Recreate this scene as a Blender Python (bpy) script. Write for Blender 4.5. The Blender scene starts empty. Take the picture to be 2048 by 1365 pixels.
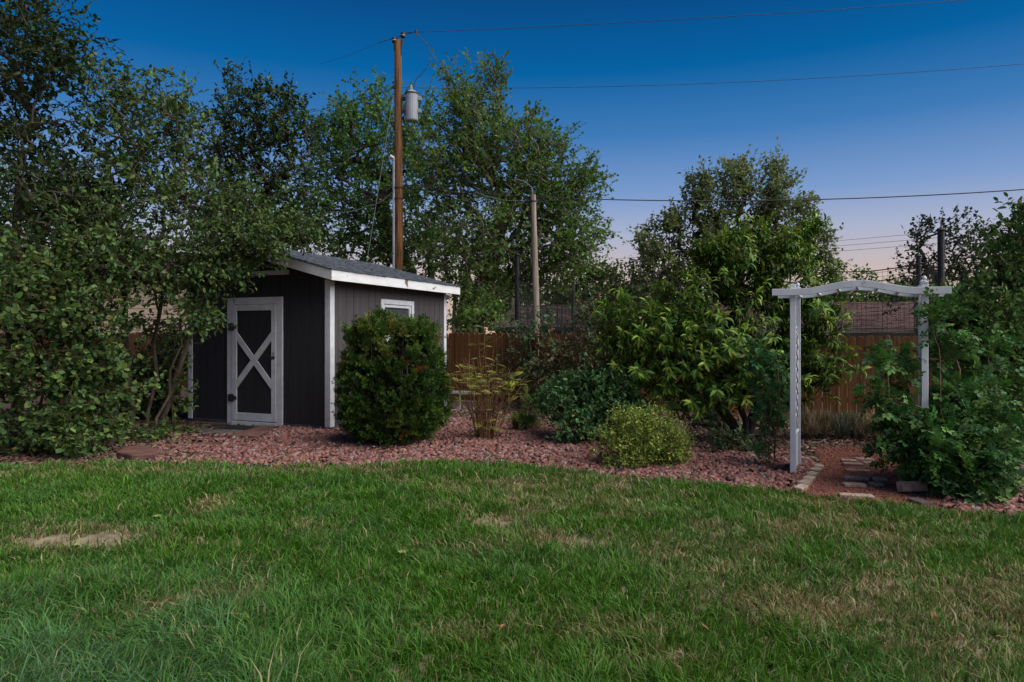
import bpy, bmesh, math, random
import numpy as np
from mathutils import Vector

# ------------------------------------------------------------------ camera
SC = bpy.context.scene
COL = SC.collection
F, H, HY = 1381.0, 1.55, 672.0          # focal length in photo pixels, eye height, horizon row
camd = bpy.data.cameras.new('camera'); cam = bpy.data.objects.new('camera', camd); COL.objects.link(cam)
camd.sensor_width = 36.0; camd.lens = F / 2048 * 36.0; camd.clip_end = 2000; camd.clip_start = 0.05
cam.location = (0, 0, H); cam.rotation_euler = (math.radians(90), 0, 0)
camd.shift_y = (HY - 682.5) / 2048
SC.camera = cam

# ------------------------------------------------------------------ world: dusk sky
wd = bpy.data.worlds.new('World'); SC.world = wd; wd.use_nodes = True
nt = wd.node_tree; bg = nt.nodes['Background']
tc = nt.nodes.new('ShaderNodeTexCoord'); sx = nt.nodes.new('ShaderNodeSeparateXYZ')
nt.links.new(tc.outputs['Generated'], sx.inputs[0])
ramp = nt.nodes.new('ShaderNodeValToRGB'); nt.links.new(sx.outputs['Z'], ramp.inputs[0])
def lin(r, g, b):
    f = lambda c: (c / 255 / 12.92) if c / 255 <= 0.04045 else ((c / 255 + 0.055) / 1.055) ** 2.4
    return (f(r), f(g), f(b), 1)
stops = [(0.0, (214, 182, 165)), (0.08, (216, 194, 186)), (0.14, (180, 188, 214)), (0.195, (130, 163, 213)),
         (0.275, (66, 128, 192)), (0.355, (4, 101, 168)), (0.44, (8, 76, 138)), (0.62, (10, 56, 110)), (1.0, (10, 42, 88))]
el = ramp.color_ramp.elements
while len(el) < len(stops): el.new(0.5)
for e, (p, c) in zip(el, stops): e.position = p; e.color = lin(*c)
nish = nt.nodes.new('ShaderNodeTexSky'); nish.sky_type = 'NISHITA'; nish.sun_disc = False
nish.sun_elevation = math.radians(3); nish.sun_rotation = math.radians(125); nish.ozone_density = 5
dim = nt.nodes.new('ShaderNodeMix'); dim.data_type = 'RGBA'; dim.blend_type = 'MULTIPLY'
dim.inputs['Factor'].default_value = 1; dim.inputs['B'].default_value = (0.1, 0.1, 0.1, 1)
nt.links.new(nish.outputs[0], dim.inputs['A'])
mixs = nt.nodes.new('ShaderNodeMix'); mixs.data_type = 'RGBA'; mixs.inputs['Factor'].default_value = 0.12
nt.links.new(ramp.outputs[0], mixs.inputs['A']); nt.links.new(dim.outputs['Result'], mixs.inputs['B'])
nt.links.new(mixs.outputs['Result'], bg.inputs['Color']); bg.inputs['Strength'].default_value = 0.69

# ------------------------------------------------------------------ twilight key: one very soft sun, from the right behind the camera
sd = bpy.data.lights.new('sun', 'SUN'); sun = bpy.data.objects.new('sun', sd); COL.objects.link(sun)
sd.energy = 3.35; sd.angle = math.radians(68); sd.color = (1.0, 0.97, 0.945)
SUN_FROM = Vector((0.66, -0.28, 0.72)).normalized()
sun.rotation_euler = SUN_FROM.to_track_quat('Z', 'Y').to_euler()
sun.location = (20, -15, 20)

SC.view_settings.view_transform = 'Standard'; SC.view_settings.look = 'None'
SC.view_settings.exposure = 0.55; SC.view_settings.gamma = 1.0; SC.view_settings.use_curve_mapping = False
SC.cycles.max_bounces = 5; SC.cycles.diffuse_bounces = 2; SC.cycles.glossy_bounces = 2
SC.cycles.transmission_bounces = 3; SC.cycles.transparent_max_bounces = 4
SC.cycles.caustics_reflective = False; SC.cycles.caustics_refractive = False

# ------------------------------------------------------------------ helpers
rng = np.random.default_rng(7); R = random.Random(7)
def P(px, py, Y): return np.array([(px - 1024) / F * Y, Y, H - (py - HY) / F * Y])
def G(px, py):
    Y = F * H / (py - HY); return np.array([(px - 1024) / F * Y, Y, 0.0])
def tag(o, label=None, cat=None, group=None, kind=None):
    if label: o['label'] = label
    if cat: o['category'] = cat
    if group: o['group'] = group
    if kind: o['kind'] = kind
    return o
def empty(name, loc=(0, 0, 0), rz=0.0, label=None, cat=None, group=None):
    o = bpy.data.objects.new(name, None); COL.objects.link(o); o.empty_display_size = 0.1
    o.location = [float(v) for v in loc]; o.rotation_euler = (0, 0, rz)
    return tag(o, label, cat, group)
def link(name, me, parent=None, loc=None, rot=None):
    o = bpy.data.objects.new(name, me); COL.objects.link(o)
    if parent is not None: o.parent = parent
    if loc is not None: o.location = [float(v) for v in loc]
    if rot is not None: o.rotation_euler = rot
    return o
def np_mesh(name, V, Fc, mat, colr=None, smooth=False):
    """V (n,3), Fc (m,k) with one k for all faces."""
    V = np.ascontiguousarray(V, dtype=np.float32); Fc = np.ascontiguousarray(Fc, dtype=np.int32)
    m, k = Fc.shape
    me = bpy.data.meshes.new(name)
    me.vertices.add(len(V)); me.vertices.foreach_set('co', V.ravel())
    me.loops.add(m * k); me.loops.foreach_set('vertex_index', Fc.ravel())
    me.polygons.add(m); me.polygons.foreach_set('loop_start', np.arange(0, m * k, k, dtype=np.int32))
    if smooth: me.polygons.foreach_set('use_smooth', np.ones(m, dtype=bool))
    if colr is not None:
        a = me.color_attributes.new('Col', 'FLOAT_COLOR', 'POINT')
        c4 = np.ones((len(V), 4), dtype=np.float32); c4[:, :3] = colr
        a.data.foreach_set('color', c4.ravel())
    me.update(calc_edges=True); me.validate()
    me.materials.append(mat)
    return me
class MB:
    """collects boxes, prisms and tubes into one mesh"""
    def __init__(s): s.v = []; s.f = []
    def add(s, V, Fc):
        o = len(s.v); s.v += [tuple(map(float, p)) for p in V]; s.f += [tuple(int(i) + o for i in q) for q in Fc]; return s
    def box(s, lo, hi):
        x0, y0, z0 = lo; x1, y1, z1 = hi
        return s.add([(x0, y0, z0), (x1, y0, z0), (x1, y1, z0), (x0, y1, z0), (x0, y0, z1), (x1, y0, z1), (x1, y1, z1), (x0, y1, z1)],
                     [(3, 2, 1, 0), (4, 5, 6, 7), (0, 1, 5, 4), (1, 2, 6, 5), (2, 3, 7, 6), (3, 0, 4, 7)])
    def hexa(s, P8):
        return s.add(P8, [(3, 2, 1, 0), (4, 5, 6, 7), (0, 1, 5, 4), (1, 2, 6, 5), (2, 3, 7, 6), (3, 0, 4, 7)])
    def prism(s, pts, off):
        n = len(pts); a = [Vector(p) for p in pts]; b = [p + Vector(off) for p in a]
        return s.add(a + b, [tuple(range(n))[::-1], tuple(range(n, 2 * n))] + [(i, (i + 1) % n, n + (i + 1) % n, n + i) for i in range(n)])
    def tube(s, pts, rad, sides=8, cap=True):
        V, Q = tube(pts, rad, sides); s.add(V, Q); n = len(pts)
        if cap:
            o = len(s.v) - len(V)
            s.f.append(tuple(o + i for i in range(sides))[::-1]); s.f.append(tuple(o + (n - 1) * sides + i for i in range(sides)))
        return s
    def lathe(s, prof, c=(0, 0, 0), sides=16):
        V = []
        for r, z in prof:
            for k in range(sides):
                a = 2 * math.pi * k / sides; V.append((c[0] + r * math.cos(a), c[1] + r * math.sin(a), c[2] + z))
        n = len(prof); Q = [(i * sides + k, i * sides + (k + 1) % sides, (i + 1) * sides + (k + 1) % sides, (i + 1) * sides + k) for i in range(n - 1) for k in range(sides)]
        Q += [tuple(range(sides))[::-1], tuple((n - 1) * sides + k for k in range(sides))]
        return s.add(V, Q)
    def mesh(s, name, mat, bevel=0.0, smooth=False):
        me = bpy.data.meshes.new(name); me.from_pydata(s.v, [], s.f); me.materials.append(mat)
        if bevel > 0:
            bm = bmesh.new(); bm.from_mesh(me)
            bmesh.ops.recalc_face_normals(bm, faces=bm.faces)
            ed = [e for e in bm.edges if len(e.link_faces) == 2 and e.calc_face_angle(0) > 0.5]
            bmesh.ops.bevel(bm, geom=ed, offset=bevel, segments=1, profile=0.5, affect='EDGES', clamp_overlap=True)
            bm.to_mesh(me); bm.free()
        if smooth:
            me.polygons.foreach_set('use_smooth', np.ones(len(me.polygons), dtype=bool))
        me.update()
        return me
    def obj(s, name, mat, parent=None, bevel=0.0, smooth=False, loc=None, rot=None):
        return link(name, s.mesh(name, mat, bevel, smooth), parent, loc, rot)
def tube(pts, rad, sides):
    pts = np.asarray(pts, dtype=float); n = len(pts)
    rad = np.full(n, rad) if np.isscalar(rad) else np.asarray(rad, dtype=float)
    t = np.gradient(pts, axis=0) if n > 2 else np.repeat((pts[1] - pts[0])[None], n, 0)
    t /= np.linalg.norm(t, axis=1, keepdims=True) + 1e-9
    ref = np.array([0, 0, 1.0]) if abs(t[:, 2]).mean() < 0.8 else np.array([1.0, 0, 0])
    u = np.cross(t, ref); u /= np.linalg.norm(u, axis=1, keepdims=True) + 1e-9; w = np.cross(t, u)
    a = np.arange(sides) * 2 * math.pi / sides
    V = pts[:, None] + rad[:, None, None] * (np.cos(a)[None, :, None] * u[:, None] + np.sin(a)[None, :, None] * w[:, None])
    i = np.arange(n - 1)[:, None] * sides; k = np.arange(sides)[None]; k1 = (k + 1) % sides
    Q = np.stack([i + k, i + k1, i + sides + k1, i + sides + k], -1).reshape(-1, 4)
    return V.reshape(-1, 3), Q
def cat_vf(parts):
    Vs, Fs, o = [], [], 0
    for V, Q in parts:
        Vs.append(V); Fs.append(Q + o); o += len(V)
    return np.concatenate(Vs), np.concatenate(Fs)
def vnoise(x, y, scale, seed=0):
    x = np.asarray(x) / scale; y = np.asarray(y) / scale
    xi = np.floor(x).astype(np.int64); yi = np.floor(y).astype(np.int64); fx = x - xi; fy = y - yi
    fx = fx * fx * (3 - 2 * fx); fy = fy * fy * (3 - 2 * fy)
    def h(a, b):
        n = (a * 374761393 + b * 668265263 + seed * 1274126177) & 0x7fffffff
        n = ((n ^ (n >> 13)) * 1274126177) & 0x7fffffff
        return ((n ^ (n >> 16)) & 0xffff) / 65535.0
    return (h(xi, yi) * (1 - fx) + h(xi + 1, yi) * fx) * (1 - fy) + (h(xi, yi + 1) * (1 - fx) + h(xi + 1, yi + 1) * fx) * fy
def unit(a): return a / (np.linalg.norm(a, axis=-1, keepdims=True) + 1e-9)

# ------------------------------------------------------------------ materials
def nodes(m):
    m.use_nodes = True; t = m.node_tree; return t, t.nodes['Principled BSDF']
def pmat(name, c1, c2, scale=(4, 4, 4), rough=0.7, bump=0.2, detail=6, c3=None, lo=0.35, hi=0.65, var=0.0, metal=0.0, spot=None, spec=0.3, coord='Object'):
    """two-colour noise surface, stretched by scale; var = brightness change from object to object; spot = (colour, scale, threshold)"""
    m = bpy.data.materials.new(name); t, b = nodes(m); N = t.nodes; L = t.links
    tcn = N.new('ShaderNodeTexCoord'); mp = N.new('ShaderNodeMapping'); mp.inputs['Scale'].default_value = scale
    L.new(tcn.outputs[coord], mp.inputs[0])
    vec = mp.outputs[0]
    if var:
        oi = N.new('ShaderNodeObjectInfo'); ad = N.new('ShaderNodeVectorMath'); ad.operation = 'ADD'
        mu = N.new('ShaderNodeMath'); mu.operation = 'MULTIPLY'; mu.inputs[1].default_value = 57.0
        L.new(oi.outputs['Random'], mu.inputs[0]); L.new(mp.outputs[0], ad.inputs[0]); L.new(mu.outputs[0], ad.inputs[1]); vec = ad.outputs[0]
    no = N.new('ShaderNodeTexNoise'); no.inputs['Scale'].default_value = 1.0; no.inputs['Detail'].default_value = detail; no.inputs['Roughness'].default_value = 0.62
    L.new(vec, no.inputs['Vector'])
    r = N.new('ShaderNodeValToRGB'); r.color_ramp.elements[0].position = lo; r.color_ramp.elements[1].position = hi
    r.color_ramp.elements[0].color = (*c1, 1); r.color_ramp.elements[1].color = (*c2, 1)
    if c3:
        e = r.color_ramp.elements.new(min(0.97, hi + 0.15)); e.color = (*c3, 1)
    L.new(no.outputs['Fac'], r.inputs[0]); col = r.outputs[0]
    if spot:
        n2 = N.new('ShaderNodeTexNoise'); n2.inputs['Scale'].default_value = spot[1]; n2.inputs['Detail'].default_value = 5
        L.new(tcn.outputs[coord], n2.inputs['Vector'])
        mr = N.new('ShaderNodeMapRange'); mr.inputs['From Min'].default_value = spot[2]; mr.inputs['From Max'].default_value = spot[2] + 0.04
        L.new(n2.outputs['Fac'], mr.inputs[0])
        mx = N.new('ShaderNodeMix'); mx.data_type = 'RGBA'; L.new(mr.outputs[0], mx.inputs['Factor']); L.new(col, mx.inputs['A']); mx.inputs['B'].default_value = (*spot[0], 1); col = mx.outputs['Result']
    if var:
        mr = N.new('ShaderNodeMapRange'); mr.inputs['To Min'].default_value = 1 - var; mr.inputs['To Max'].default_value = 1 + var
        L.new(oi.outputs['Random'], mr.inputs[0])
        mx = N.new('ShaderNodeMix'); mx.data_type = 'RGBA'; mx.blend_type = 'MULTIPLY'; mx.inputs['Factor'].default_value = 1
        L.new(col, mx.inputs['A']); L.new(mr.outputs[0], mx.inputs['B']); col = mx.outputs['Result']
    L.new(col, b.inputs['Base Color']); b.inputs['Roughness'].default_value = rough; b.inputs['Metallic'].default_value = metal
    b.inputs['Specular IOR Level'].default_value = spec
    if bump:
        bp = N.new('ShaderNodeBump'); bp.inputs['Strength'].default_value = bump; bp.inputs['Distance'].default_value = 0.01
        L.new(no.outputs['Fac'], bp.inputs['Height']); L.new(bp.outputs[0], b.inputs['Normal'])
    return m
def leafmat(name, trans=0.13, rough=0.5, spec=0.14):
    m = bpy.data.materials.new(name); t, b = nodes(m); N = t.nodes; L = t.links
    at = N.new('ShaderNodeAttribute'); at.attribute_name = 'Col'
    L.new(at.outputs['Color'], b.inputs['Base Color']); b.inputs['Roughness'].default_value = rough; b.inputs['Specular IOR Level'].default_value = spec
    if trans:
        tr = N.new('ShaderNodeBsdfTranslucent'); mx = N.new('ShaderNodeMixShader'); mx.inputs[0].default_value = trans
        hs = N.new('ShaderNodeHueSaturation'); hs.inputs['Value'].default_value = 1.5; hs.inputs['Saturation'].default_value = 1.1
        L.new(at.outputs['Color'], hs.inputs['Color']); L.new(hs.outputs[0], tr.inputs['Color'])
        out = N['Material Output']; L.new(b.outputs[0], mx.inputs[1]); L.new(tr.outputs[0], mx.inputs[2]); L.new(mx.outputs[0], out.inputs[0])
    return m
M = {}
M['leaf'] = leafmat('leaf'); M['grass'] = leafmat('grass_blade', 0.25, 0.5, 0.18); M['stone'] = leafmat('loose_stone', 0, 0.85, 0.2)
M['treeleaf'] = leafmat('tree_leaf', 0.32, 0.5, 0.12); M['needle'] = leafmat('needle', 0.12, 0.5, 0.15)
M['bark'] = pmat('bark', (0.035, 0.026, 0.02), (0.10, 0.08, 0.062), (14, 14, 3), 0.9, 0.6)
M['barkmid'] = pmat('brown_bark', (0.05, 0.036, 0.026), (0.14, 0.105, 0.078), (12, 12, 2.5), 0.9, 0.6)
M['barklight'] = pmat('light_bark', (0.10, 0.08, 0.06), (0.22, 0.18, 0.14), (10, 10, 2), 0.9, 0.6)
M['stem'] = pmat('stem', (0.06, 0.035, 0.02), (0.16, 0.10, 0.055), (20, 20, 5), 0.85, 0.3)
M['stemred'] = pmat('dry_stem', (0.09, 0.04, 0.018), (0.26, 0.14, 0.065), (20, 20, 3), 0.85, 0.3)
M['ground'] = pmat('ground_soil', (0.10, 0.075, 0.05), (0.22, 0.17, 0.12), (2, 2, 2), 0.95, 0.5)
M['lawnsoil'] = pmat('lawn_soil', (0.16, 0.13, 0.08), (0.36, 0.285, 0.19), (5, 5, 5), 0.95, 0.5)
M['bedsoil'] = pmat('bed_soil', (0.045, 0.026, 0.02), (0.13, 0.075, 0.055), (9, 9, 9), 0.95, 0.8)
M['path'] = pmat('red_fines', (0.14, 0.048, 0.032), (0.27, 0.105, 0.07), (26, 26, 26), 0.95, 0.9, 9)
M['white'] = pmat('white_trim_paint', (0.52, 0.52, 0.53), (0.66, 0.66, 0.67), (6, 6, 6), 0.55, 0.08, spot=((0.35, 0.32, 0.29), 9.0, 0.73))
M['fascia'] = pmat('peeling_fascia_paint', (0.66, 0.65, 0.63), (0.78, 0.77, 0.75), (3, 3, 12), 0.6, 0.12, spot=((0.16, 0.12, 0.09), 4.2, 0.645))
M['shedwall'] = pmat('grey_brown_siding', (0.058, 0.051, 0.052), (0.080, 0.070, 0.071), (24, 24, 1.6), 0.8, 0.25, var=0.05)
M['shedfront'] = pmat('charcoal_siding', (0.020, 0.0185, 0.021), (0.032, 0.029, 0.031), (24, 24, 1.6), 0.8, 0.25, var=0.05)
M['skirt'] = pmat('shed_skirt', (0.03, 0.032, 0.036), (0.07, 0.072, 0.078), (4, 4, 4), 0.8, 0.2)
M['shingle'] = pmat('asphalt_shingle', (0.030, 0.036, 0.047), (0.10, 0.112, 0.132), (9, 9, 9), 0.95, 0.6, 8)
M['shinglered'] = pmat('red_brown_shingle', (0.082, 0.044, 0.042), (0.165, 0.095, 0.088), (2.4, 2.4, 6), 0.95, 0.5, 8)
M['shingledark'] = pmat('worn_dark_shingle', (0.028, 0.024, 0.024), (0.075, 0.055, 0.048), (1.2, 1.2, 3), 0.95, 0.4, 8, c3=(0.24, 0.12, 0.075), lo=0.3, hi=0.58)
M['black'] = pmat('black_metal', (0.012, 0.012, 0.013), (0.03, 0.03, 0.032), (8, 8, 8), 0.5, 0.05)
M['blacknet'] = pmat('black_net', (0.012, 0.012, 0.012), (0.03, 0.03, 0.03), (8, 8, 8), 0.9, 0.0)
M['glass'] = pmat('dark_glass', (0.012, 0.014, 0.017), (0.03, 0.033, 0.037), (2, 2, 2), 0.08, 0.0, spec=0.5)
M['fence'] = pmat('stained_fence_board', (0.085, 0.036, 0.011), (0.205, 0.092, 0.030), (30, 30, 1.3), 0.8, 0.35, var=0.2, c3=(0.25, 0.125, 0.048))
M['fencerail'] = pmat('fence_rail_wood', (0.10, 0.05, 0.02), (0.20, 0.10, 0.045), (4, 30, 30), 0.85, 0.3)
M['pole'] = pmat('orange_brown_pole_wood', (0.065, 0.030, 0.014), (0.29, 0.135, 0.05), (14, 14, 0.9), 0.85, 0.6, 8)
M['polegrey'] = pmat('weathered_pole_wood', (0.16, 0.125, 0.095), (0.38, 0.31, 0.24), (16, 16, 0.8), 0.9, 0.5, 8)
M['steel'] = pmat('grey_tank_paint', (0.30, 0.32, 0.35), (0.40, 0.42, 0.45), (3, 3, 1.5), 0.5, 0.05, spot=((0.14, 0.06, 0.03), 3.2, 0.68))
M['galv'] = pmat('galvanised_pipe', (0.38, 0.39, 0.41), (0.55, 0.56, 0.58), (4, 4, 4), 0.45, 0.05, metal=0.3)
M['alu'] = pmat('aluminium', (0.40, 0.41, 0.42), (0.58, 0.58, 0.59), (6, 6, 6), 0.45, 0.05, metal=0.4)
M['rust'] = pmat('rusty_rim', (0.07, 0.035, 0.022), (0.17, 0.085, 0.05), (9, 9, 9), 0.9, 0.3)
M['porcelain'] = pmat('dark_porcelain', (0.035, 0.022, 0.018), (0.06, 0.04, 0.03), (4, 4, 4), 0.25, 0.0)
M['cream'] = pmat('pale_insulator_band', (0.45, 0.42, 0.36), (0.55, 0.52, 0.45), (4, 4, 4), 0.4, 0.0)
M['wire'] = pmat('weathered_wire', (0.03, 0.03, 0.032), (0.06, 0.06, 0.065), (4, 4, 4), 0.6, 0.0)
M['wiregrey'] = pmat('pale_cable', (0.18, 0.19, 0.2), (0.3, 0.31, 0.32), (4, 4, 4), 0.6, 0.0)
M['vinyl'] = pmat('white_vinyl', (0.55, 0.57, 0.60), (0.66, 0.68, 0.71), (9, 9, 2.2), 0.5, 0.06, spec=0.35, spot=((0.34, 0.36, 0.30), 7.0, 0.66))
M['brick'] = pmat('weathered_brick', (0.27, 0.165, 0.125), (0.47, 0.34, 0.26), (18, 18, 18), 0.95, 0.5, var=0.15)
M['paver'] = pmat('tan_edging_brick', (0.28, 0.20, 0.145), (0.47, 0.37, 0.28), (16, 16, 16), 0.95, 0.5, var=0.12)
M['flag'] = pmat('red_flagstone', (0.10, 0.045, 0.035), (0.19, 0.095, 0.075), (6, 6, 12), 0.9, 0.5, var=0.15)
M['slab'] = pmat('grey_slab', (0.085, 0.07, 0.065), (0.17, 0.145, 0.135), (7, 7, 7), 0.9, 0.4, var=0.12)
M['mat'] = pmat('rubber_mat', (0.012, 0.012, 0.013), (0.03, 0.03, 0.03), (40, 40, 40), 0.9, 0.6)
M['timber'] = pmat('old_timber', (0.10, 0.06, 0.035), (0.24, 0.155, 0.095), (3, 24, 24), 0.9, 0.4)
M['greywood'] = pmat('grey_board', (0.22, 0.21, 0.20), (0.36, 0.35, 0.34), (3, 20, 20), 0.85, 0.3)
M['lap'] = pmat('tan_lap_siding', (0.36, 0.27, 0.205), (0.44, 0.335, 0.255), (3, 3, 3), 0.75, 0.05, var=0.04)
M['garage'] = pmat('grey_garage_wall', (0.17, 0.18, 0.18), (0.24, 0.25, 0.25), (2, 2, 2), 0.85, 0.1)
M['weatherwood'] = pmat('weathered_fascia_board', (0.12, 0.085, 0.07), (0.36, 0.31, 0.28), (1.2, 8, 8), 0.9, 0.2, 8)
M['palestone'] = pmat('pale_stone', (0.35, 0.37, 0.4), (0.55, 0.57, 0.6), (10, 10, 10), 0.85, 0.4)
M['dryleaf'] = pmat('dry_leaf', (0.22, 0.10, 0.04), (0.36, 0.20, 0.08), (30, 30, 30), 0.8, 0.1, var=0.2)
M['weedleaf'] = pmat('pale_weed_leaf', (0.16, 0.24, 0.05), (0.27, 0.35, 0.09), (20, 20, 20), 0.6, 0.1)
M['edging'] = pmat('black_edging', (0.02, 0.021, 0.024), (0.05, 0.052, 0.057), (5, 5, 5), 0.6, 0.05)

# ------------------------------------------------------------------ lawn edge
EDGE = [(-900, 925), (-300, 938), (0, 936), (140, 934), (300, 931), (470, 935), (600, 939), (740, 936), (860, 931), (980, 934), (1100, 944), (1250, 957), (1400, 974),
        (1590, 993), (1700, 1006), (1850, 1022), (2048, 1040), (2500, 1075)]
EP = np.array([G(*e) for e in EDGE]); EP = np.vstack([[-14, EP[0][1] - .3, 0], EP, [12, EP[-1][1] - 2.2, 0]])
def edge_y(x): return np.interp(x, EP[:, 0], EP[:, 1])
def lawn_z(x, y): return 0.05 * (vnoise(x, y, 1.3, 3) - 0.5) * np.clip((edge_y(x) - y) / 1.0, 0, 1) * 0.8 + 0.004
FD = np.array([math.cos(math.radians(-23.95)), math.sin(math.radians(-23.95))])      # direction along the fence and the shed front
FP0 = np.array([-1.54, 16.3])
def fence_y(x): return FP0[1] + (x - FP0[0]) * FD[1] / FD[0]

# ------------------------------------------------------------------ the setting
me = np_mesh('ground', np.array([(-600, -300, -0.03), (600, -300, -0.03), (600, 900, -0.03), (-600, 900, -0.03)]), np.array([[0, 1, 2, 3]]), M['ground'])
tag(link('ground', me), 'bare brown soil reaching away beyond the yard', 'ground', kind='structure')
def ruled(name, xs, ylo, yhi, n, zf, mat):
    t = np.linspace(0, 1, n); X = np.repeat(xs[:, None], n, 1); Y = ylo(xs)[:, None] * (1 - t) + yhi(xs)[:, None] * t
    V = np.stack([X, Y, zf(X, Y)], -1).reshape(-1, 3); i = np.arange(len(xs) - 1)[:, None] * n; k = np.arange(n - 1)[None]
    return np_mesh(name, V, np.stack([i + k, i + n + k, i + n + k + 1, i + k + 1], -1).reshape(-1, 4), mat, smooth=True)
xs = np.linspace(-13.5, 11.5, 200)
tag(link('lawn', ruled('lawn', xs, lambda x: np.full_like(x, -4.0), edge_y, 110, lawn_z, M['lawnsoil'])), 'lawn soil sheet under the green and straw coloured grass', 'lawn', kind='structure')
bed_z = lambda x, y: 0.002 + 0.05 * vnoise(x, y, 0.9, 9) * np.clip((y - edge_y(x)) / 1.5, 0, 1)
tag(link('planting_bed', ruled('planting_bed', xs, edge_y, fence_y, 80, bed_z, M['bedsoil'])), 'dark planting bed soil between the lawn and the fence', 'soil', kind='structure')
# red path under the arbor
PATH = np.array([G(*p)[:2] for p in [(1592, 994), (1614, 972), (1634, 948), (1640, 925), (1622, 908), (1700, 903), (1752, 910), (1800, 925), (1850, 950), (1880, 985), (1885, 1024), (1740, 1012)]])
pc = PATH.mean(0)
def in_poly(x, y, poly):
    ins = np.zeros(np.shape(x), bool); j = len(poly) - 1
    for i in range(len(poly)):
        xi, yi = poly[i]; xj, yj = poly[j]
        c = ((yi > y) != (yj > y)) & (x < (xj - xi) * (y - yi) / (yj - yi + 1e-12) + xi); ins ^= c; j = i
    return ins
ring = []
for s_ in (1.0, 0.66, 0.33):
    ring.append(pc + (PATH - pc) * s_)
n = len(PATH); V = np.vstack(ring + [pc[None]]); Vz = np.array([bed_z(np.array(v[0]), np.array(v[1])) + 0.022 for v in V])
fc = [(i + r * n, (i + 1) % n + r * n, (i + 1) % n + (r + 1) * n, i + (r + 1) * n) for r in range(2) for i in range(n)] + [(2 * n + i, 2 * n + (i + 1) % n, 3 * n) for i in range(n)]
mb = MB(); mb.add(np.column_stack([V, Vz]), fc); o = mb.obj('garden_path', M['path'], smooth=True)
tag(o, 'red crushed stone path passing under the white arbor', 'path', kind='structure')

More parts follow.
